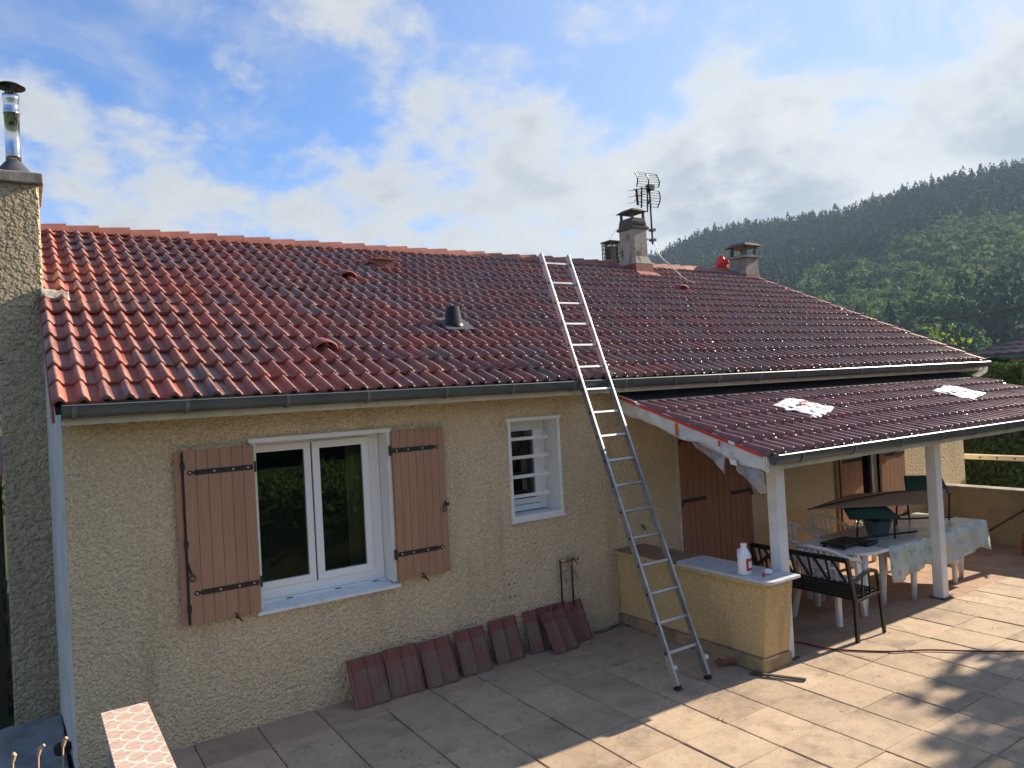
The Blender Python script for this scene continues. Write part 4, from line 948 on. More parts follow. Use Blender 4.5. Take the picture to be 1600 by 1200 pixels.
# ------------------------------------------------------------------ table, chairs
TZ = .72
tb = thing('garden_table', (8.6, -1.33, 0), 'long white plastic garden table standing under the porch', 'table')
def rrect(x0, x1, y0, y1, r, z, n=6):
    out = []
    for cx_, cy_, a0 in ((x1-r, y0+r, -90), (x1-r, y1-r, 0), (x0+r, y1-r, 90), (x0+r, y0+r, 180)):
        for i in range(n): a = R(a0+90*i/(n-1)); out.append((cx_+r*math.cos(a), cy_+r*math.sin(a), z))
    return out
MB().prism(rrect(7.30, 9.95, -1.80, -.87, .28, TZ-.035), (0, 0, .035)).build('table_top', 'plastic_white', tb, bevel=.008)
for x, y in ((7.55, -1.62), (7.95, -1.60), (8.38, -1.72), (9.40, -1.68), (9.72, -1.6), (7.6, -1.05), (8.5, -1.02), (9.7, -1.05)):
    MB().tube([(x, y, .002), (x+.02, y, .3), (x+.03, y, TZ-.04)], .04, 10, rs=[.028, .036, .045]).build('leg', 'plastic_white', tb, True)
def cloth():
    def fn(u, v):
        x = 7.78+2.22*u; s = v*1.62; half = .355
        if s < half: y = -1.815-.02*math.sin(x*16)-.03*(1-s/half)*abs(math.sin(x*7)); z = TZ+.006-(half-s)*(1+.12*math.sin(x*5))
        elif s < half+.91: y = -1.81+(s-half); z = TZ+.006+.003*math.sin(x*9+y*7)
        else: y = -.895+.02*math.sin(x*14); z = TZ+.006-(s-half-.91)
        return (x, y, z)
    b = MB().grid(fn, 60, 40)
    def fe(u, v):
        s = u; y = -1.82+.94*v; return (10.0+.05*s+.03*s*math.sin(y*11), y-.05*s*(.5-v), TZ+.006-.33*s*(1+.15*math.sin(y*6)))
    b.grid(fe, 8, 30)
    return b.build('tablecloth', 'oilcloth', None, True, solid=.003)
tag(cloth(), 'pale oilcloth with yellow lemons and grey leaves draped over the garden table', 'tablecloth')
def chair_proto(loc, rot, label):
    t = thing('garden_chair', (0, 0, 0), label, 'chair', 'white plastic garden chairs round the table')
    # local: seat faces +x
    def seat(u, v): return (-.22+.44*u, -.23+.46*v, .42+.02*(abs(v-.5)*2)**2-.015*math.sin(u*math.pi))
    MB().grid(seat, 8, 8).build('seat', 'plastic_white', t, True, solid=.012)
    arc = lambda a, z, r=.26: (-.02-r*math.cos(a)-(z-.45)*.18, r*.98*math.sin(a), z)
    b = MB(); b.tube([arc(R(-75+15*i), .84-.10*(abs(-75+15*i)/75)**2) for i in range(11)], .022, 8)
    b.build('back_rim', 'plastic_white', t, True)
    b = MB(); b.tube([arc(R(-60+20*i), .60) for i in range(7)], .016, 6); b.build('back_band', 'plastic_white', t, True)
    for i in range(9):
        a = R(-56+14*i); p0 = Vector(arc(a, .44)); p1 = Vector(arc(a, .835-.10*(abs(-56+14*i)/75)**2)); MB().bar(p0, p1, .028, .008, (math.cos(a), -math.sin(a), 0)).build('back_slat', 'plastic_white', t)
    for s in (-1, 1):
        b = MB().tube([arc(R(75*s), .74), (.05, .265*s, .66), (.18, .27*s, .645), (.22, .27*s, .60)], .022, 8); b.build('armrest', 'plastic_white', t, True)
        MB().add(*legq(.20, .24*s, .24, .28*s, .62)).build('leg', 'plastic_white', t); MB().add(*legq(-.20, .22*s, -.27, .27*s, .44)).build('leg', 'plastic_white', t)
    t.location = loc; t.rotation_euler = (0, 0, rot); return t
def legq(x0, y0, x1, y1, h):
    w0, w1 = .045, .03
    return ([(x0-w0, y0-.02, h), (x0+w0, y0-.02, h), (x0+w0, y0+.02, h), (x0-w0, y0+.02, h), (x1-w1, y1-.018, .002), (x1+w1, y1-.018, .002), (x1+w1, y1+.018, .002), (x1-w1, y1+.018, .002)],
            [(3, 2, 1, 0), (4, 5, 6, 7), (0, 1, 5, 4), (1, 2, 6, 5), (2, 3, 7, 6), (3, 0, 4, 7)])
ch0 = chair_proto((7.18, -1.42, .002), R(4), 'white plastic chair at the near end of the table, right behind the bench')
for loc, rot, lb in (((7.85, -.62, .002), R(-84), 'white plastic chair on the wall side of the table, nearest the door'), ((8.55, -.60, .002), R(-95), 'white plastic chair on the wall side behind the grey tub'),
                     ((9.55, -.62, .002), R(-92), 'white plastic chair on the wall side near the far end of the table')):
    c = copy_tree(ch0); c.location = loc; c.rotation_euler = (0, 0, rot); c['label'] = lb
# griddle, tub, folding lounger on the table
gd = thing('griddle', (7.60, -1.40, TZ), 'black electric griddle on the near end of the table', 'griddle')
MB().box(7.36, 7.84, -1.53, -1.22, TZ+.03, TZ+.055).build('plate', 'griddle', gd, bevel=.008)
for x, y in ((7.39, -1.5), (7.39, -1.26), (7.79, -1.5), (7.79, -1.26)): MB().tube([(x, y, TZ+.001), (x, y, TZ+.03)], .022, 8).build('foot', 'griddle', gd)
MB().box(7.66, 7.86, -1.62, -1.535, TZ+.002, TZ+.05).build('control_box', 'griddle', gd, bevel=.01); MB().tube([(7.86, -1.58, TZ+.03), (7.92, -1.58, TZ+.03)], .02, 10).build('knob', 'griddle', gd)
tub = thing('tub', (8.33, -1.35, TZ+.01), 'grey-blue plastic tub with handles on the tablecloth', 'tub')
MB().lathe([(.11, .002), (.115, .01), (.155, .16), (.17, .165), (.17, .175), (.15, .172), (.11, .03)], (8.33, -1.35, TZ+.012), 20).build('body', 'tub', tub, True)
for s in (-1, 1): MB().tube([(8.33+.165*s, -1.39, TZ+.16), (8.33+.2*s, -1.39, TZ+.2), (8.33+.2*s, -1.31, TZ+.2), (8.33+.165*s, -1.31, TZ+.16)], .01, 6).build('handle', 'tub', tub)
def fnr(u, v):
    th, ph = u*2*math.pi, v*math.pi/2; r = .12*(1+.25*mnoise.noise(Vector((math.cos(th)*2, math.sin(th)*2, ph*3)))); return (8.33+r*math.cos(th)*math.cos(ph), -1.35+r*math.sin(th)*math.cos(ph), TZ+.13+.09*math.sin(ph))
MB().grid(fnr, 16, 6).build('contents', 'green_fabric', tub, True)
lo = thing('folding_lounger', (8.9, -1.3, TZ), 'folded sun lounger with green ends and brown canopy lying on the table', 'sun lounger')
def sling(p, q, r_, s_, sag, mt, nm):
    p, q, r_, s_ = map(Vector, (p, q, r_, s_))
    def fn(u, v): a = p.lerp(q, u); b_ = s_.lerp(r_, u); c = a.lerp(b_, v); c.z += sag*math.sin(math.pi*u)*math.sin(math.pi*v); return c
    return MB().grid(fn, 14, 10).build(nm, mt, lo, True, solid=.006)
sling((7.80, -1.32, 1.0), (8.28, -1.66, .975), (8.55, -1.33, 1.05), (8.12, -1.02, 1.08), .02, 'green_fabric', 'green_sling')
sling((9.35, -1.15, 1.09), (9.75, -1.50, 1.09), (10.15, -1.2, 1.25), (9.85, -.85, 1.25), -.02, 'green_fabric', 'green_sling')
sling((7.55, -.95, 1.10), (8.95, -1.72, 1.06), (9.95, -1.40, 1.12), (8.75, -.75, 1.12), .05, 'brown_fabric', 'canopy')
b = MB()
for p, q in (((7.80, -1.32, .995), (8.28, -1.66, .970)), ((8.28, -1.66, .97), (8.55, -1.33, 1.045)), ((7.92, -1.36, .985), (7.90, -1.34, TZ+.015)), ((8.24, -1.62, .97), (8.22, -1.62, TZ+.015)), ((7.9, -1.34, TZ+.03), (8.7, -1.62, TZ+.03)),
             ((8.95, -1.25, 1.05), (9.0, -1.2, TZ+.015)), ((8.97, -1.25, TZ+.1), (9.7, -1.55, TZ+.06)), ((9.75, -1.50, 1.085), (9.7, -1.5, TZ+.015)), ((9.35, -1.15, 1.08), (9.4, -1.15, TZ+.015))): b.tube([p, q], .012, 8)
b.build('frame', 'black_metal', lo)
b = MB().tube([Vector((7.55, -.95, 1.10)).lerp(Vector((9.95, -1.40, 1.12)), t)+Vector((0, -.04*math.sin(math.pi*t), .056*math.sin(math.pi*t))) for t in [i/14 for i in range(15)]], .008, 6); b.build('canopy_rib', 'black_metal', lo)

# ------------------------------------------------------------------ parapet at right, broom, red thing
pp_ = thing('parapet', (12.1, -2, 0), 'low beige rendered parapet with pale coping closing the terrace on the right', 'parapet')
MB().box(12.0, 12.19, -4.44, -.003, -.4, .80).build('wall', 'parapet_render', pp_); MB().box(11.97, 12.22, -4.46, -.004, .8005, .84).build('coping', 'concrete', pp_, bevel=.006)
br = thing('broom', (11.6, -.82, 0), 'broom with dark handle leaning against the parapet', 'broom')
MB().tube([(11.63, -.86, .09), (11.94, -1.95, .93)], .014, 8).build('handle', 'wood_dark', br); MB().bar((11.58, -.72, .07), (11.62, -.98, .07), .05, .035).build('head', 'griddle', br); MB().bar((11.575, -.71, .03), (11.615, -.99, .03), .06, .052).build('bristles', 'film_grey', br)
rc = thing('watering_can', (11.55, -1.62, 0), 'dull red can at the foot of the parapet, cut by the picture edge', 'can')
MB().lathe([(.10, .002), (.11, .01), (.11, .20), (.09, .23), (.04, .24)], (11.55, -1.66, 0.002), 18).build('body', 'flash_red', rc, True); MB().tube([(11.55, -1.66+.1*math.cos(t), .22+.1*math.sin(t)) for t in [math.pi*i/8 for i in range(9)]], .01, 6).build('handle', 'flash_red', rc)

# ------------------------------------------------------------------ hose, scraps on the terrace
hp = [(5.95, -1.62), (6.18, -1.70), (6.23, -2.00), (6.39, -2.24), (6.62, -2.48), (6.88, -2.66), (7.18, -2.98), (7.47, -3.25), (7.9, -3.7), (8.2, -4.3)]
def smooth(ps, n=6):
    out = []
    for i in range(len(ps)-1):
        p0, p1, p2, p3 = ps[max(i-1, 0)], ps[i], ps[i+1], ps[min(i+2, len(ps)-1)]
        for k in range(n):
            t = k/n; out.append(tuple(.5*((2*p1[j])+(-p0[j]+p2[j])*t+(2*p0[j]-5*p1[j]+4*p2[j]-p3[j])*t*t+(-p0[j]+3*p1[j]-3*p2[j]+p3[j])*t**3) for j in range(len(p1))))
    return out+[ps[-1]]
o = MB().tube([(x, y, .012) for x, y in smooth(hp)], .008, 6).build('hose', 'hose', None, True); tag(o, 'thin dark red hose lying across the sunny terrace', 'hose')
o = MB().bar((5.10, -1.62, .045), (5.32, -1.70, .03), .06, .028).build('brick_scrap', 'flash_red', None, bevel=.004); tag(o, 'broken reddish brick piece on the slabs beside the counter plinth', 'brick')
o = MB().bar((5.18, -1.95, .02), (5.42, -2.36, .016), .035, .014).build('wood_strip', 'wood_dark', None); tag(o, 'short dark wooden strip lying across the shadow line', 'wood strip')
o = MB().tube([(4.86, -.10, .01), (5.0, -.13, .012), (5.1, -.10, .014), (5.25, -.07, .02), (5.30, -.2, .02)], .012, 6).build('cable', 'concrete_dark', None, True); tag(o, 'grey cable lying in the corner where the counter meets the facade', 'cable')
for i, (x, y, r_, lb) in enumerate(((4.62, -.30, .03, 'small pink stone chip beside the rightmost spare tile'), (4.50, -.47, .02, 'tiny pale chip on the slabs in front of the spare tiles'))):
    def fn(u, v):
        th, ph = u*2*math.pi, v*math.pi; rr = r_*(1+.4*mnoise.noise(Vector((math.cos(th)+i*3, math.sin(th), ph)))); return (x+rr*1.5*math.sin(ph)*math.cos(th), y+rr*math.sin(ph)*math.sin(th), .004+rr*.35-rr*.35*math.cos(ph))
    o = MB().grid(fn, 10, 6).build('stone_chip', 'slab_border', None); tag(o, lb, 'stone')

gq = []
for k in range(900):
    j_ = random.random()
    if j_ < .5: gx = X0+PIT*random.randint(-2, 20)+random.gauss(0, .012); gy = random.uniform(-4.4, -.02)
    elif j_ < .7: gx = random.uniform(.4, 5.2); gy = random.uniform(-2.0, -.5)
    else: gx = random.uniform(.4, 11.8); gy = random.uniform(-4.4, -.1)
    if gx > 5.76 and gy > -1.98: continue
    gq.append((gx, gy, .004))
gv = MB()
for p_ in gq:
    r_ = random.uniform(.002, .007); a_ = random.uniform(0, 3); gv.add([(p_[0]+r_*math.cos(a_+k*2.1)*random.uniform(.7, 1.5), p_[1]+r_*math.sin(a_+k*2.1), .0) for k in range(3)]+[(p_[0], p_[1], .003+r_*.8)], [(0, 1, 3), (1, 2, 3), (2, 0, 3)])
o = gv.build('grit', 'mortar', None); o['kind'] = 'stuff'; tag(o, 'loose dark grit scattered along the slab joints', 'grit')
# ------------------------------------------------------------------ balustrade wall bottom left, canes, tarp, wood store
bal = thing('balustrade', (.16, -2.5, 0), 'narrow low wall topped with fan-patterned tiles at the terrace edge', 'low wall')
MB().box(.062, .268, -4.45, -1.38, -.4, .884).build('wall', 'concrete', bal)
for k in range(8): MB().box(.03, .288, -1.352-.4*(k+1)+.003, -1.352-.4*k, .8845, .90).build('coping_tile', 'coping_tile', bal, bevel=.002)
for k, (x, y, z, tx) in enumerate(((-.177, -1.6, .85, .02), (-.294, -1.57, .83, .03), (-.412, -1.58, .835, .0))):
    lb = ('right-hand dry cane tip sticking up beside the tiled low wall', 'middle dry cane tip between its two neighbours at bottom left', 'leftmost dry cane tip at the bottom left corner')[k]
    t = thing('plant_cane', (x-.06, y, -.42), lb, 'cane', 'dry canes at the bottom left')
    MB().tube([(x-.06, y, -.41), (x-.02, y, .3), (x, y, z)], .006, 6).build('stem', 'cane', t); MB().tube([(x, y, z), (x+.008, y-.005, z+.035), (x+tx, y-.01, z+.05)], .0105, 8, rs=[.009, .012, .009]).build('tip', 'cane', t)
def ft(u, v):
    x = -1.8+1.7*u; y = -.9+2.75*v; n = mnoise.noise(Vector((x*2.2, y*2.2, 1))); f_ = mnoise.noise(Vector((x*7+y*2, y*1.5, 4)))
    return (x, y, -.06-.10*(1-u)*.3+.05*n+.02*f_-.25*max(0, (.12-u)/.12)-.18*max(0, (v-.93)/.07))
o = MB().grid(ft, 40, 50).build('tarpaulin', 'tarp', None, True, solid=.004); tag(o, 'blue-grey tarpaulin spread on the ground beside the gable wall', 'tarpaulin')
o = MB().box(-1.75, -.2, -.8, 1.7, -.45, -.19).build('covered_pile', 'wood_dark', None); tag(o, 'low dark pile hidden beneath the blue-grey tarpaulin', 'pile')
o = MB().lathe([(.055, 0), (.06, .01), (.06, .07), (.04, .08)], (-.13, .55, .0), 14).build('tarp_weight', 'rubber', None); tag(o, 'round black weight on the tarpaulin edge by the gable wall', 'weight')
shed = thing('wood_store', (-1.2, 4.2, -.42), 'open wood store with small red roof left of the chimney pier', 'shed')
MB().prism([(-3.2, 2.95, 2.02), (-.50, 2.95, 2.02), (-.50, 4.6, 2.40), (-3.2, 4.6, 2.40)], (0, 0, .10)).build('roof', 'flash_red', shed)
for x in (-3.1, -.62):
    for y in (3.05, 4.45): MB().box(x, x+.08, y, y+.08, -.42, 2.03).build('post', 'wood_dark', shed)
k = 0
words = ('bottom', 'second', 'third', 'fourth', 'fifth', 'sixth', 'seventh')
for row in range(7):
    for c in range(2):
        rr = .105+random.uniform(-.012, .012); x = -.60-.22*c+(.11 if row % 2 else 0)*-1; z = -.42+.105+row*.20
        pts = []
        b = MB(); n = 9; jit_ = [random.uniform(.82, 1.1) for _ in range(n)]
        vs = [(x+rr*jit_[i]*math.cos(2*math.pi*i/n), y_, z+rr*jit_[i]*math.sin(2*math.pi*i/n)) for y_ in (3.15+random.uniform(-.05, .05), 3.65) for i in range(n)]
        b.add(vs, [(i, (i+1) % n, n+(i+1) % n, n+i) for i in range(n)]+[tuple(reversed(range(n))), tuple(range(n, 2*n))])
        o = b.build('firewood_log', 'log', None); tag(o, 'split firewood log in the %s row up, %s' % (words[row], ('next to the chimney pier', 'away from the chimney pier')[c]), 'log', 'stacked firewood logs')

# ------------------------------------------------------------------ aerial, cable, red bag, far things
an = thing('tv_aerial', (10.30, 4.2, 5.5), 'grid-reflector television aerial on a mast beside the chimney', 'aerial')
MB().tube([(10.30, 4.2, 5.48), (10.30, 4.2, 6.66)], .02, 8).build('mast', 'black_metal', an)
b = MB()
for z in (5.56, 5.76): b.bar((9.98, 4.16, z), (10.36, 4.2, z+.01), .05, .028); b.box(10.26, 10.36, 4.15, 4.25, z-.02, z+.03)
b.build('wall_bracket', 'lead', an)
def grid_panel(c0, c1, c2, c3, nm):
    c0, c1, c2, c3 = map(Vector, (c0, c1, c2, c3)); b = MB()
    bow = Vector((.018, -.04, 0))
    for k in range(3):
        t = k/2; pts = [c0.lerp(c1, t).lerp(c3.lerp(c2, t), s)+bow*math.sin(math.pi*s) for s in [i/6 for i in range(7)]]; b.tube(pts, .013, 6)
    for k in range(7):
        s = k/6; b.tube([c0.lerp(c3, s)+bow*math.sin(math.pi*s), c1.lerp(c2, s)+bow*math.sin(math.pi*s)], .0055, 5)
    b.build(nm, 'black_metal', an)
grid_panel((9.83, 4.1, 6.84), (10.49, 4.2, 6.90), (10.60, 4.25, 6.66), (9.95, 4.2, 6.60), 'reflector'); grid_panel((9.95, 4.2, 6.56), (10.60, 4.25, 6.58), (10.49, 4.2, 6.23), (9.84, 4.1, 6.20), 'reflector')
b = MB(); 
for dz in (0, -.09, -.16): b.tube([(10.22, 4.18, 6.60+dz*.4), (9.56, 3.86, 6.41+dz*1.35)], .014 if dz == 0 else .010, 6)
b.tube([(9.66, 3.9, 6.44), (9.68, 3.9, 6.14)], .028, 6); b.tube([(9.9, 4.0, 6.52), (9.86, 4.0, 6.12)], .018, 6); b.tube([(10.22, 4.18, 6.55), (10.16, 4.15, 6.1)], .016, 6)
for i in range(7):
    p_ = Vector((10.15, 4.14, 6.57)).lerp(Vector((9.58, 3.87, 6.41)), i/6)
    for dz in (0, -.12, -.24): b.tube([p_+Vector((-.06, .12, dz)), p_+Vector((.06, -.12, dz))], .004, 4)
b.build('boom', 'black_metal', an); MB().box(10.24, 10.37, 4.13, 4.26, 6.56, 6.66).build('clamp', 'black_metal', an)
MB().tube(smooth([(10.30, 4.17, 5.55), (10.32, 4.12, 5.40), (10.36, 4.05, 5.20), (10.45, 3.9, 5.02), (10.52, 3.65, rz(3.65)+.06), (10.50, 3.35, rz(3.35)+.05)]), .009, 6).build('cable', 'cable_white', an, True)
def frb(u, v):
    th, ph = u*2*math.pi, v*math.pi; d = Vector((math.sin(ph)*math.cos(th), math.sin(ph)*math.sin(th), -math.cos(ph))); r_ = .15*(1+.35*mnoise.noise(d*2.2+Vector((5, 1, 2)))); return (12.90+d.x*r_*.8, 4.72+d.y*r_, 5.30+d.z*r_*1.1)
rb = MB().grid(frb, 20, 14).build('red_bag', 'red_film', None, True); tag(rb, 'bright red plastic bag tied behind the squat far chimney', 'bag')
MB().box(12.82, 12.99, 4.66, 4.82, 4.95, 5.2).build('pot', 'flash_red', rb)
# power line
pts = smooth([(12.0, 3.3, 3.5), (16.38, 4.42, 3.72), (20.55, 5.25, 4.0), (24.01, 5.07, 4.24), (27.44, 4.69, 4.61), (36, 3.6, 5.8), (44, 2.5, 7.2)])
o = MB().tube(pts, .013, 6).build('overhead_cable', 'cable_black', None, True); tag(o, 'black overhead cable crossing in front of the wooded hill', 'cable')

# ------------------------------------------------------------------ neighbour house, hedge, saplings, wooden rail
nh = thing('neighbour_house', (36, 3, -.4), 'neighbouring house with brown hipped roof behind the hedge', 'house')
MB().box(32, 40, -3, 8, -.4, 2.95).build('wall', 'neighbour_wall', nh)
b = MB(); e = .5; zr = 4.9
cor = [(32-e, -3-e, 3.1), (40+e, -3-e, 3.1), (40+e, 8+e, 3.1), (32-e, 8+e, 3.1)]; ra, rb_ = (36, 4, zr), (36, 1, zr)
b.add(cor+[ra, rb_]+[(x, y, 2.95) for x, y, z in cor], [(0, 1, 5), (1, 2, 4, 5), (2, 3, 4), (3, 0, 5, 4), (6, 7, 8, 9), (0, 6, 7, 1), (1, 7, 8, 2), (2, 8, 9, 3), (3, 9, 6, 0)]); nr = b.build('roof', 'neighbour_tile', nh)
def course(pa, pb, ta, tb_, n, nm):
    pa, pb, ta, tb_ = map(Vector, (pa, pb, ta, tb_))
    for i in range(n):
        q0, q1 = pa.lerp(ta, i/n), pb.lerp(tb_, i/n); r0, r1 = pa.lerp(ta, (i+1.05)/n), pb.lerp(tb_, (i+1.05)/n); up = Vector((0, 0, .07)); lo_ = Vector((0, 0, .02))
        m_ = max(2, int((q1-q0).length/.45)); bb = MB()
        for k in range(m_):
            a0, a1 = q0.lerp(q1, k/m_), q0.lerp(q1, (k+1)/m_); b0, b1 = r0.lerp(r1, k/m_), r0.lerp(r1, (k+1)/m_); am, bm_ = (a0+a1)/2+Vector((0, 0, .05)), (b0+b1)/2+Vector((0, 0, .05))
            bb.add([a0+up, am+up, a1+up, b0+lo_, bm_+lo_, b1+lo_, a0, am, a1], [(0, 1, 4, 3), (1, 2, 5, 4), (6, 7, 1, 0), (7, 8, 2, 1)])
        bb.build(nm, 'neighbour_tile', nr)
course(cor[3], cor[0], ra, rb_, 11, 'tile_course'); course(cor[0], cor[1], rb_, rb_, 11, 'tile_course')
MB().box(32-e-.1, 32-e, -3-e, 8+e, 2.96, 3.08).build('gutter', 'zinc', nr)
def hedge_cloud(n, fn_surface, size):
    c = []; nr_ = []
    for _ in range(n): p_, q_ = fn_surface(); c.append(p_); nr_.append(q_)
    return leaf_quads(np.array(c), np.array(nr_), size*rng.uniform(.6, 1.3, n), .6, .5)
def box_surface(x0, x1, y0, y1, z0, z1, bump=.25):
    def fn():
        f = random.random(); ax = x1-x0; ay = y1-y0; az_ = z1-z0; A_ = [ay*az_, ax*az_, ax*ay]; t = random.uniform(0, A_[0]+A_[1]*2+A_[2]); x, y, z = random.uniform(x0, x1), random.uniform(y0, y1), random.uniform(z0, z1)
        if t < A_[0]: x = x0; nn = (-1, 0, .2)
        elif t < A_[0]+A_[1]: y = y0; nn = (0, -1, .2)
        elif t < A_[0]+2*A_[1]: y = y1; nn = (0, 1, .2)
        else: z = z1; nn = (0, 0, 1)
        q = bump*mnoise.noise(Vector((x*1.3, y*1.3, z*1.3)))+random.uniform(-.14, .04); return (x+nn[0]*q, y+nn[1]*q, z+(nn[2]*q if nn[2] == 1 else 0)), nn
    return fn
def hedge(x0, x1, y0, y1, z1, n, size, label, mt='leaf_hedge'):
    t = thing('hedge', ((x0+x1)/2, (y0+y1)/2, -.42), label, 'hedge'); off = np.array(t.location)
    q = hedge_cloud(n, box_surface(x0, x1, y0, y1, -.4, z1), size)-off
    o = bpy.data.objects.new('foliage', fast_quads('foliage', q, rng.uniform(0, 1, len(q)), mt)); COL.objects.link(o); o.parent = t
    def core(u, v): return (0, 0, 0)
    MB().box(x0+.22, x1-.22, y0+.22, y1-.22, -.42, z1-.25).build('branches', 'bark', t)
    return t
hedge(20.5, 22.3, -7.5, 9.5, 2.72, 30000, .15, 'tall dark hedge beyond the right-hand parapet')
hedge(18.6, 20.0, 1.2, 3.6, 2.72, 8000, .12, 'lighter bushy hedge in front of the neighbouring house', 'leaf_bush')
hedge(-16, 17, -14.5, -12.5, 2.7, 26000, .28, 'tall hedge along the bank behind the photographer')
gn = 16000; gx = rng.uniform(-3, 10, gn); gy = rng.uniform(-9.5, -5.0, gn)
gz = 1.08+rng.uniform(0, .28, gn)*(1+.8*np.sin(gx*1.7)*np.sin(gy*2.3)); gz = np.where(gy > -5.35, gz-(gy+5.35)*1.6, gz)
q = leaf_quads(np.stack([gx, gy, gz], 1), np.stack([rng.normal(0, 1, gn), rng.normal(.6, .6, gn), rng.uniform(0, .6, gn)], 1), .13*rng.uniform(.6, 1.5, gn), .45, .3)
o = bpy.data.objects.new('bank_grass', fast_quads('bank_grass', q, rng.uniform(0, 1, gn), 'leaf_broad')); COL.objects.link(o); o['kind'] = 'stuff'; tag(o, 'long grass on the bank behind the photographer', 'grass')
# wooden rail fence in front of the hedge
wr = thing('wooden_ladder', (14, -.6, -.42), 'pale wooden ladder hung level on stakes in front of the dark hedge', 'ladder')
for z in (1.08,):
    MB().box(13.98, 14.02, -2.6, .5, z-.04, z+.04).build('rail', 'wood_pale', wr); MB().box(14.18, 14.22, -2.6, .5, z-.05, z+.03).build('rail', 'wood_pale', wr)
    b = MB()
    for k in range(11): b.tube([(13.972, .35-.28*k, z), (14.22, .35-.28*k, z-.01)], .017, 8)
    b.build('rungs', 'bark', wr)
for y in (-2.3, .43): MB().box(14.03, 14.09, y, y+.06, -.42, 1.04).build('stake', 'wood_dark', wr)
st = thing('trestle', (13.0, -1.35, -.42), 'white metal trestle leg poking up behind the parapet', 'trestle')
b = MB(); b.bar((12.75, -1.22, -.42), (13.0, -1.36, 1.02), .035, .02); b.bar((13.25, -1.5, -.42), (13.0, -1.36, 1.02), .035, .02); b.bar((12.6, -1.7, -.42), (12.9, -1.9, 1.02), .035, .02); b.bar((13.0, -1.36, 1.0), (12.9, -1.9, 1.0), .03, .03); b.build('frame', 'white_paint', st)
# sapling tips
sp = thing('sapling', (17.5, 2.5, -.42), 'young shrub with yellow-green leaves showing above the roof verge', 'shrub')
b = MB(); tips = []
for k in range(7):
    a = k*.9; top = (17.5+.35*math.cos(a)*(k/7+.3), 2.5+.5*math.sin(a)*(k/7+.3), 3.45+.2*math.sin(k*1.7)); tips.append(top); b.tube([(17.5, 2.5, -.42), (17.5+.15*math.cos(a), 2.5+.15*math.sin(a), 1.8), top], .015, 6, rs=[.025, .016, .006])
b.build('stems', 'bark', sp)
cc = []; 
for tp_ in tips:
    for _ in range(16): f_ = random.random()**.5; cc.append((tp_[0]+random.gauss(0, .1), tp_[1]+random.gauss(0, .1), tp_[2]-abs(random.gauss(0, .3))+.08))
q = leaf_quads(np.array(cc), np.tile(np.array([[.2, -.4, .8]]), (len(cc), 1)), .13, .5, .6)-np.array(sp.location)
o = bpy.data.objects.new('leaves', fast_quads('leaves', q, rng.uniform(0, 1, len(q)), 'leaf_bright')); COL.objects.link(o); o.parent = sp
# garden trees to the right (out of frame, shade the terrace) and by the wood store
def tree(name, x, y, z0, h, cr, n, size, label, mt='leaf_broad', seed=0, group=None):
    rs_ = random.Random(seed); t = thing(name, (x, y, z0), label, 'tree', group); off = np.array(t.location)
    b = MB().tube([(x, y, z0), (x+.08, y, z0+h*.3), (x, y+.1, z0+h*.6), (x+.05, y, z0+h*.85)], .1, 8, rs=[.035*h*.6, .025*h*.6, .015*h*.6, .006*h])
    cl = []
    for k in range(16):
        a = rs_.uniform(0, 6.28); e_ = rs_.uniform(-.4, 1.2); rr = cr*rs_.uniform(.35, .95); c = Vector((x+rr*math.cos(a)*math.cos(e_), y+rr*math.sin(a)*math.cos(e_), z0+h*.66+rr*.85*math.sin(e_))); cl.append(c)
        b.tube([(x, y, z0+h*rs_.uniform(.3, .6)), ((x+c.x)/2, (y+c.y)/2, (z0+h*.5+c.z)/2+.1), c], .02, 5, rs=[.03*h*.25, .018*h*.25, .006])
    b.build('trunk', 'bark', t)
    per = n//16; C_ = []; Nn = []
    for c in cl:
        d = rng.normal(0, 1, (per, 3)); d /= np.linalg.norm(d, axis=1, keepdims=True); r_ = cr*.42*rng.uniform(.5, 1.05, (per, 1)); C_.append(np.array(c)+d*r_); Nn.append(d+np.array([0, 0, .3]))
    C_ = np.concatenate(C_); Nn = np.concatenate(Nn); q = leaf_quads(C_, Nn, size*rng.uniform(.7, 1.3, len(C_)), .6, .6)-off
    o = bpy.data.objects.new('crown', fast_quads('crown', q, rng.uniform(0, 1, len(q)), mt)); COL.objects.link(o); o.parent = t
    return t
tree('garden_tree', 16.2, -5.25, -.42, 7.2, 1.3, 2200, .24, 'leafy garden tree right of the terrace shading its near corner', seed=3)
tree('garden_tree', 18.5, -7.6, -.42, 7.0, 2.0, 4000, .24, 'taller garden tree far right of the terrace', seed=5)
tree('garden_tree', -2.2, 8.5, -.42, 2.9, 1.6, 4000, .14, 'low green bush behind the wood store', 'leaf_bright', seed=8)
for k, (x, y, h) in enumerate(((3.2, -10.4, 1.6), (5.4, -10.9, 1.9), (8.2, -10.6, 1.5))):
    tree('garden_shrub', x, y, 1.05, h, .8, 2200, .12, ('leftmost low shrub on the bank behind the photographer', 'middle low shrub on the bank behind the photographer', 'rightmost low shrub on the bank behind the photographer')[k], 'leaf_broad', seed=20+k)

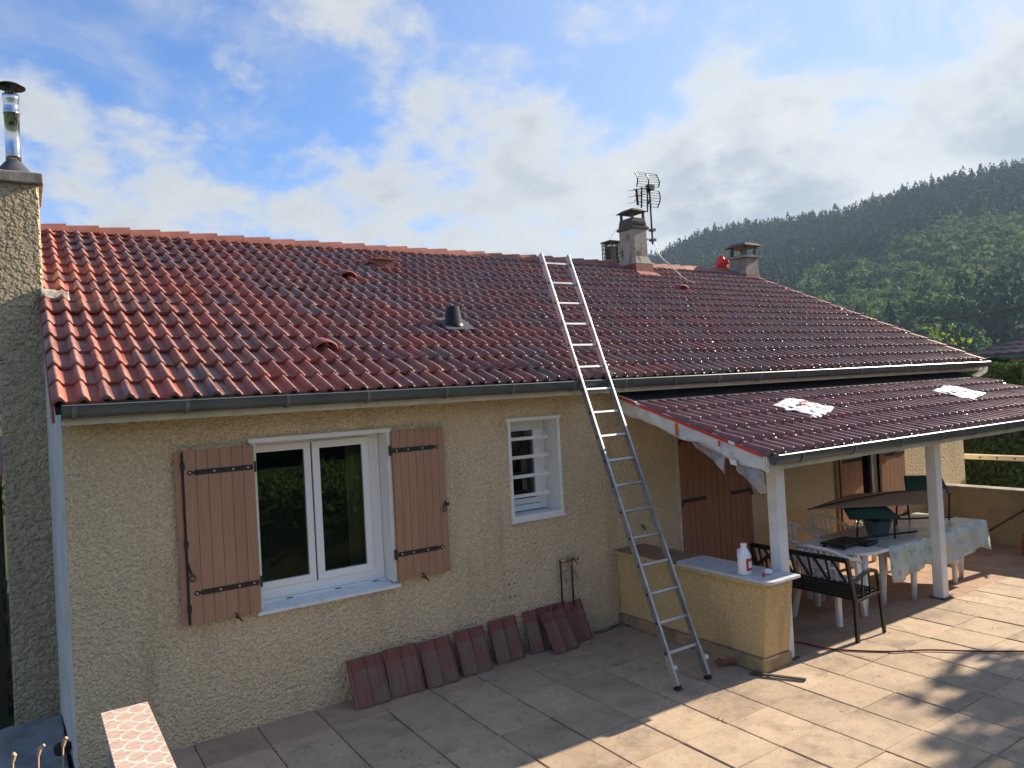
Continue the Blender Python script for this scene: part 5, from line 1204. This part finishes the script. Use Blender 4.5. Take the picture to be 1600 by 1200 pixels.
# ------------------------------------------------------------------ wooded hill
def wood():
    V = {'leaf_pine': [[], []], 'leaf_broad': [[], []]}
    pr2 = random.Random(11)
    def add_tree(x, y, pine, h):
        z = terrain_h(x, y)-.5
        if pine:
            n = 64; u = rng.uniform(0, 1, n)**.8; ang = rng.uniform(0, 2*math.pi, n); rad = (1-u)**.75*h*.24*rng.uniform(.55, 1.1, n)+.15
            lay = np.sin(u*26)*.15
            c = np.stack([x+rad*np.cos(ang), y+rad*np.sin(ang), z+h*(.18+.82*u)+lay], 1); nn = np.stack([np.cos(ang), np.sin(ang), np.full(n, .5)], 1); sz = h*.15*(1.25-u*.8)
            q = leaf_quads(c, nn, sz, .6, .22); k = 'leaf_pine'
        else:
            n = 120; m_ = 7; cs_ = np.stack([rng.normal(0, .2, m_)*h, rng.normal(0, .2, m_)*h, h*rng.uniform(.42, .8, m_)], 1)
            d = rng.normal(0, 1, (n, 3)); d /= np.linalg.norm(d, axis=1, keepdims=True); d[:, 2] = np.abs(d[:, 2])*1.1-.25; idx = rng.integers(0, m_, n)
            c = np.array([x, y, z])+cs_[idx]+d*h*.20*rng.uniform(.7, 1.1, (n, 1)); q = leaf_quads(c, d+np.array([0, 0, .25]), h*.118*rng.uniform(.7, 1.2, n), .8, .28); k = 'leaf_broad'
        V[k][0].append(q); V[k][1].append(np.clip(pr2.uniform(.0, 1.)+rng.uniform(-.15, .15, len(q)), 0, 1))
    cnt = 0
    for i in range(6200):
        a = R(pr2.uniform(38, 76)) if i < 5900 else R(pr2.uniform(-12, 6)); r_ = math.sqrt(pr2.uniform(185**2, 626**2)); x = CX+r_*math.sin(a); y = CY+r_*math.cos(a)
        t = (r_-185)/440; clump = mnoise.noise(Vector((x*.009, y*.009, 3.3)))
        pine = (t*.9+clump*1.5+pr2.uniform(-.3, .3)) > .34
        add_tree(x, y, pine, pr2.uniform(10, 18) if pine else pr2.uniform(8, 15)); cnt += 1
    for i in range(330):
        a = R(38+38*i/330+pr2.uniform(-.1, .1)); r_ = 620+pr2.uniform(-9, 3); add_tree(CX+r_*math.sin(a), CY+r_*math.cos(a), pr2.random() < .9, pr2.uniform(9, 15))
    for k, nm in (('leaf_pine', 'pine_wood'), ('leaf_broad', 'broadleaf_wood')):
        me = fast_quads(nm, np.concatenate(V[k][0]), np.concatenate(V[k][1]), k); o = bpy.data.objects.new(nm, me); COL.objects.link(o); o['kind'] = 'stuff'
        tag(o, {'pine_wood': 'dark pine wood covering the upper hillside', 'broadleaf_wood': 'lighter broadleaf wood on the lower hillside'}[nm], 'wood')
wood()

# ------------------------------------------------------------------ haze
hm = bpy.data.materials.new('haze'); hm.use_nodes = True; t = hm.node_tree; t.nodes.clear()
pvn = t.nodes.new('ShaderNodeVolumePrincipled'); pvn.inputs['Color'].default_value = (.55, .76, 1.0, 1); pvn.inputs['Density'].default_value = .00028; pvn.inputs['Anisotropy'].default_value = .0
on_ = t.nodes.new('ShaderNodeOutputMaterial'); t.links.new(pvn.outputs[0], on_.inputs['Volume']); MATS['haze'] = hm
hz = MB().box(-800, 800, -800, 800, -9, 160).build('haze', 'haze'); hz['kind'] = 'stuff'; tag(hz, 'pale blue valley haze between the house and the hill', 'haze')
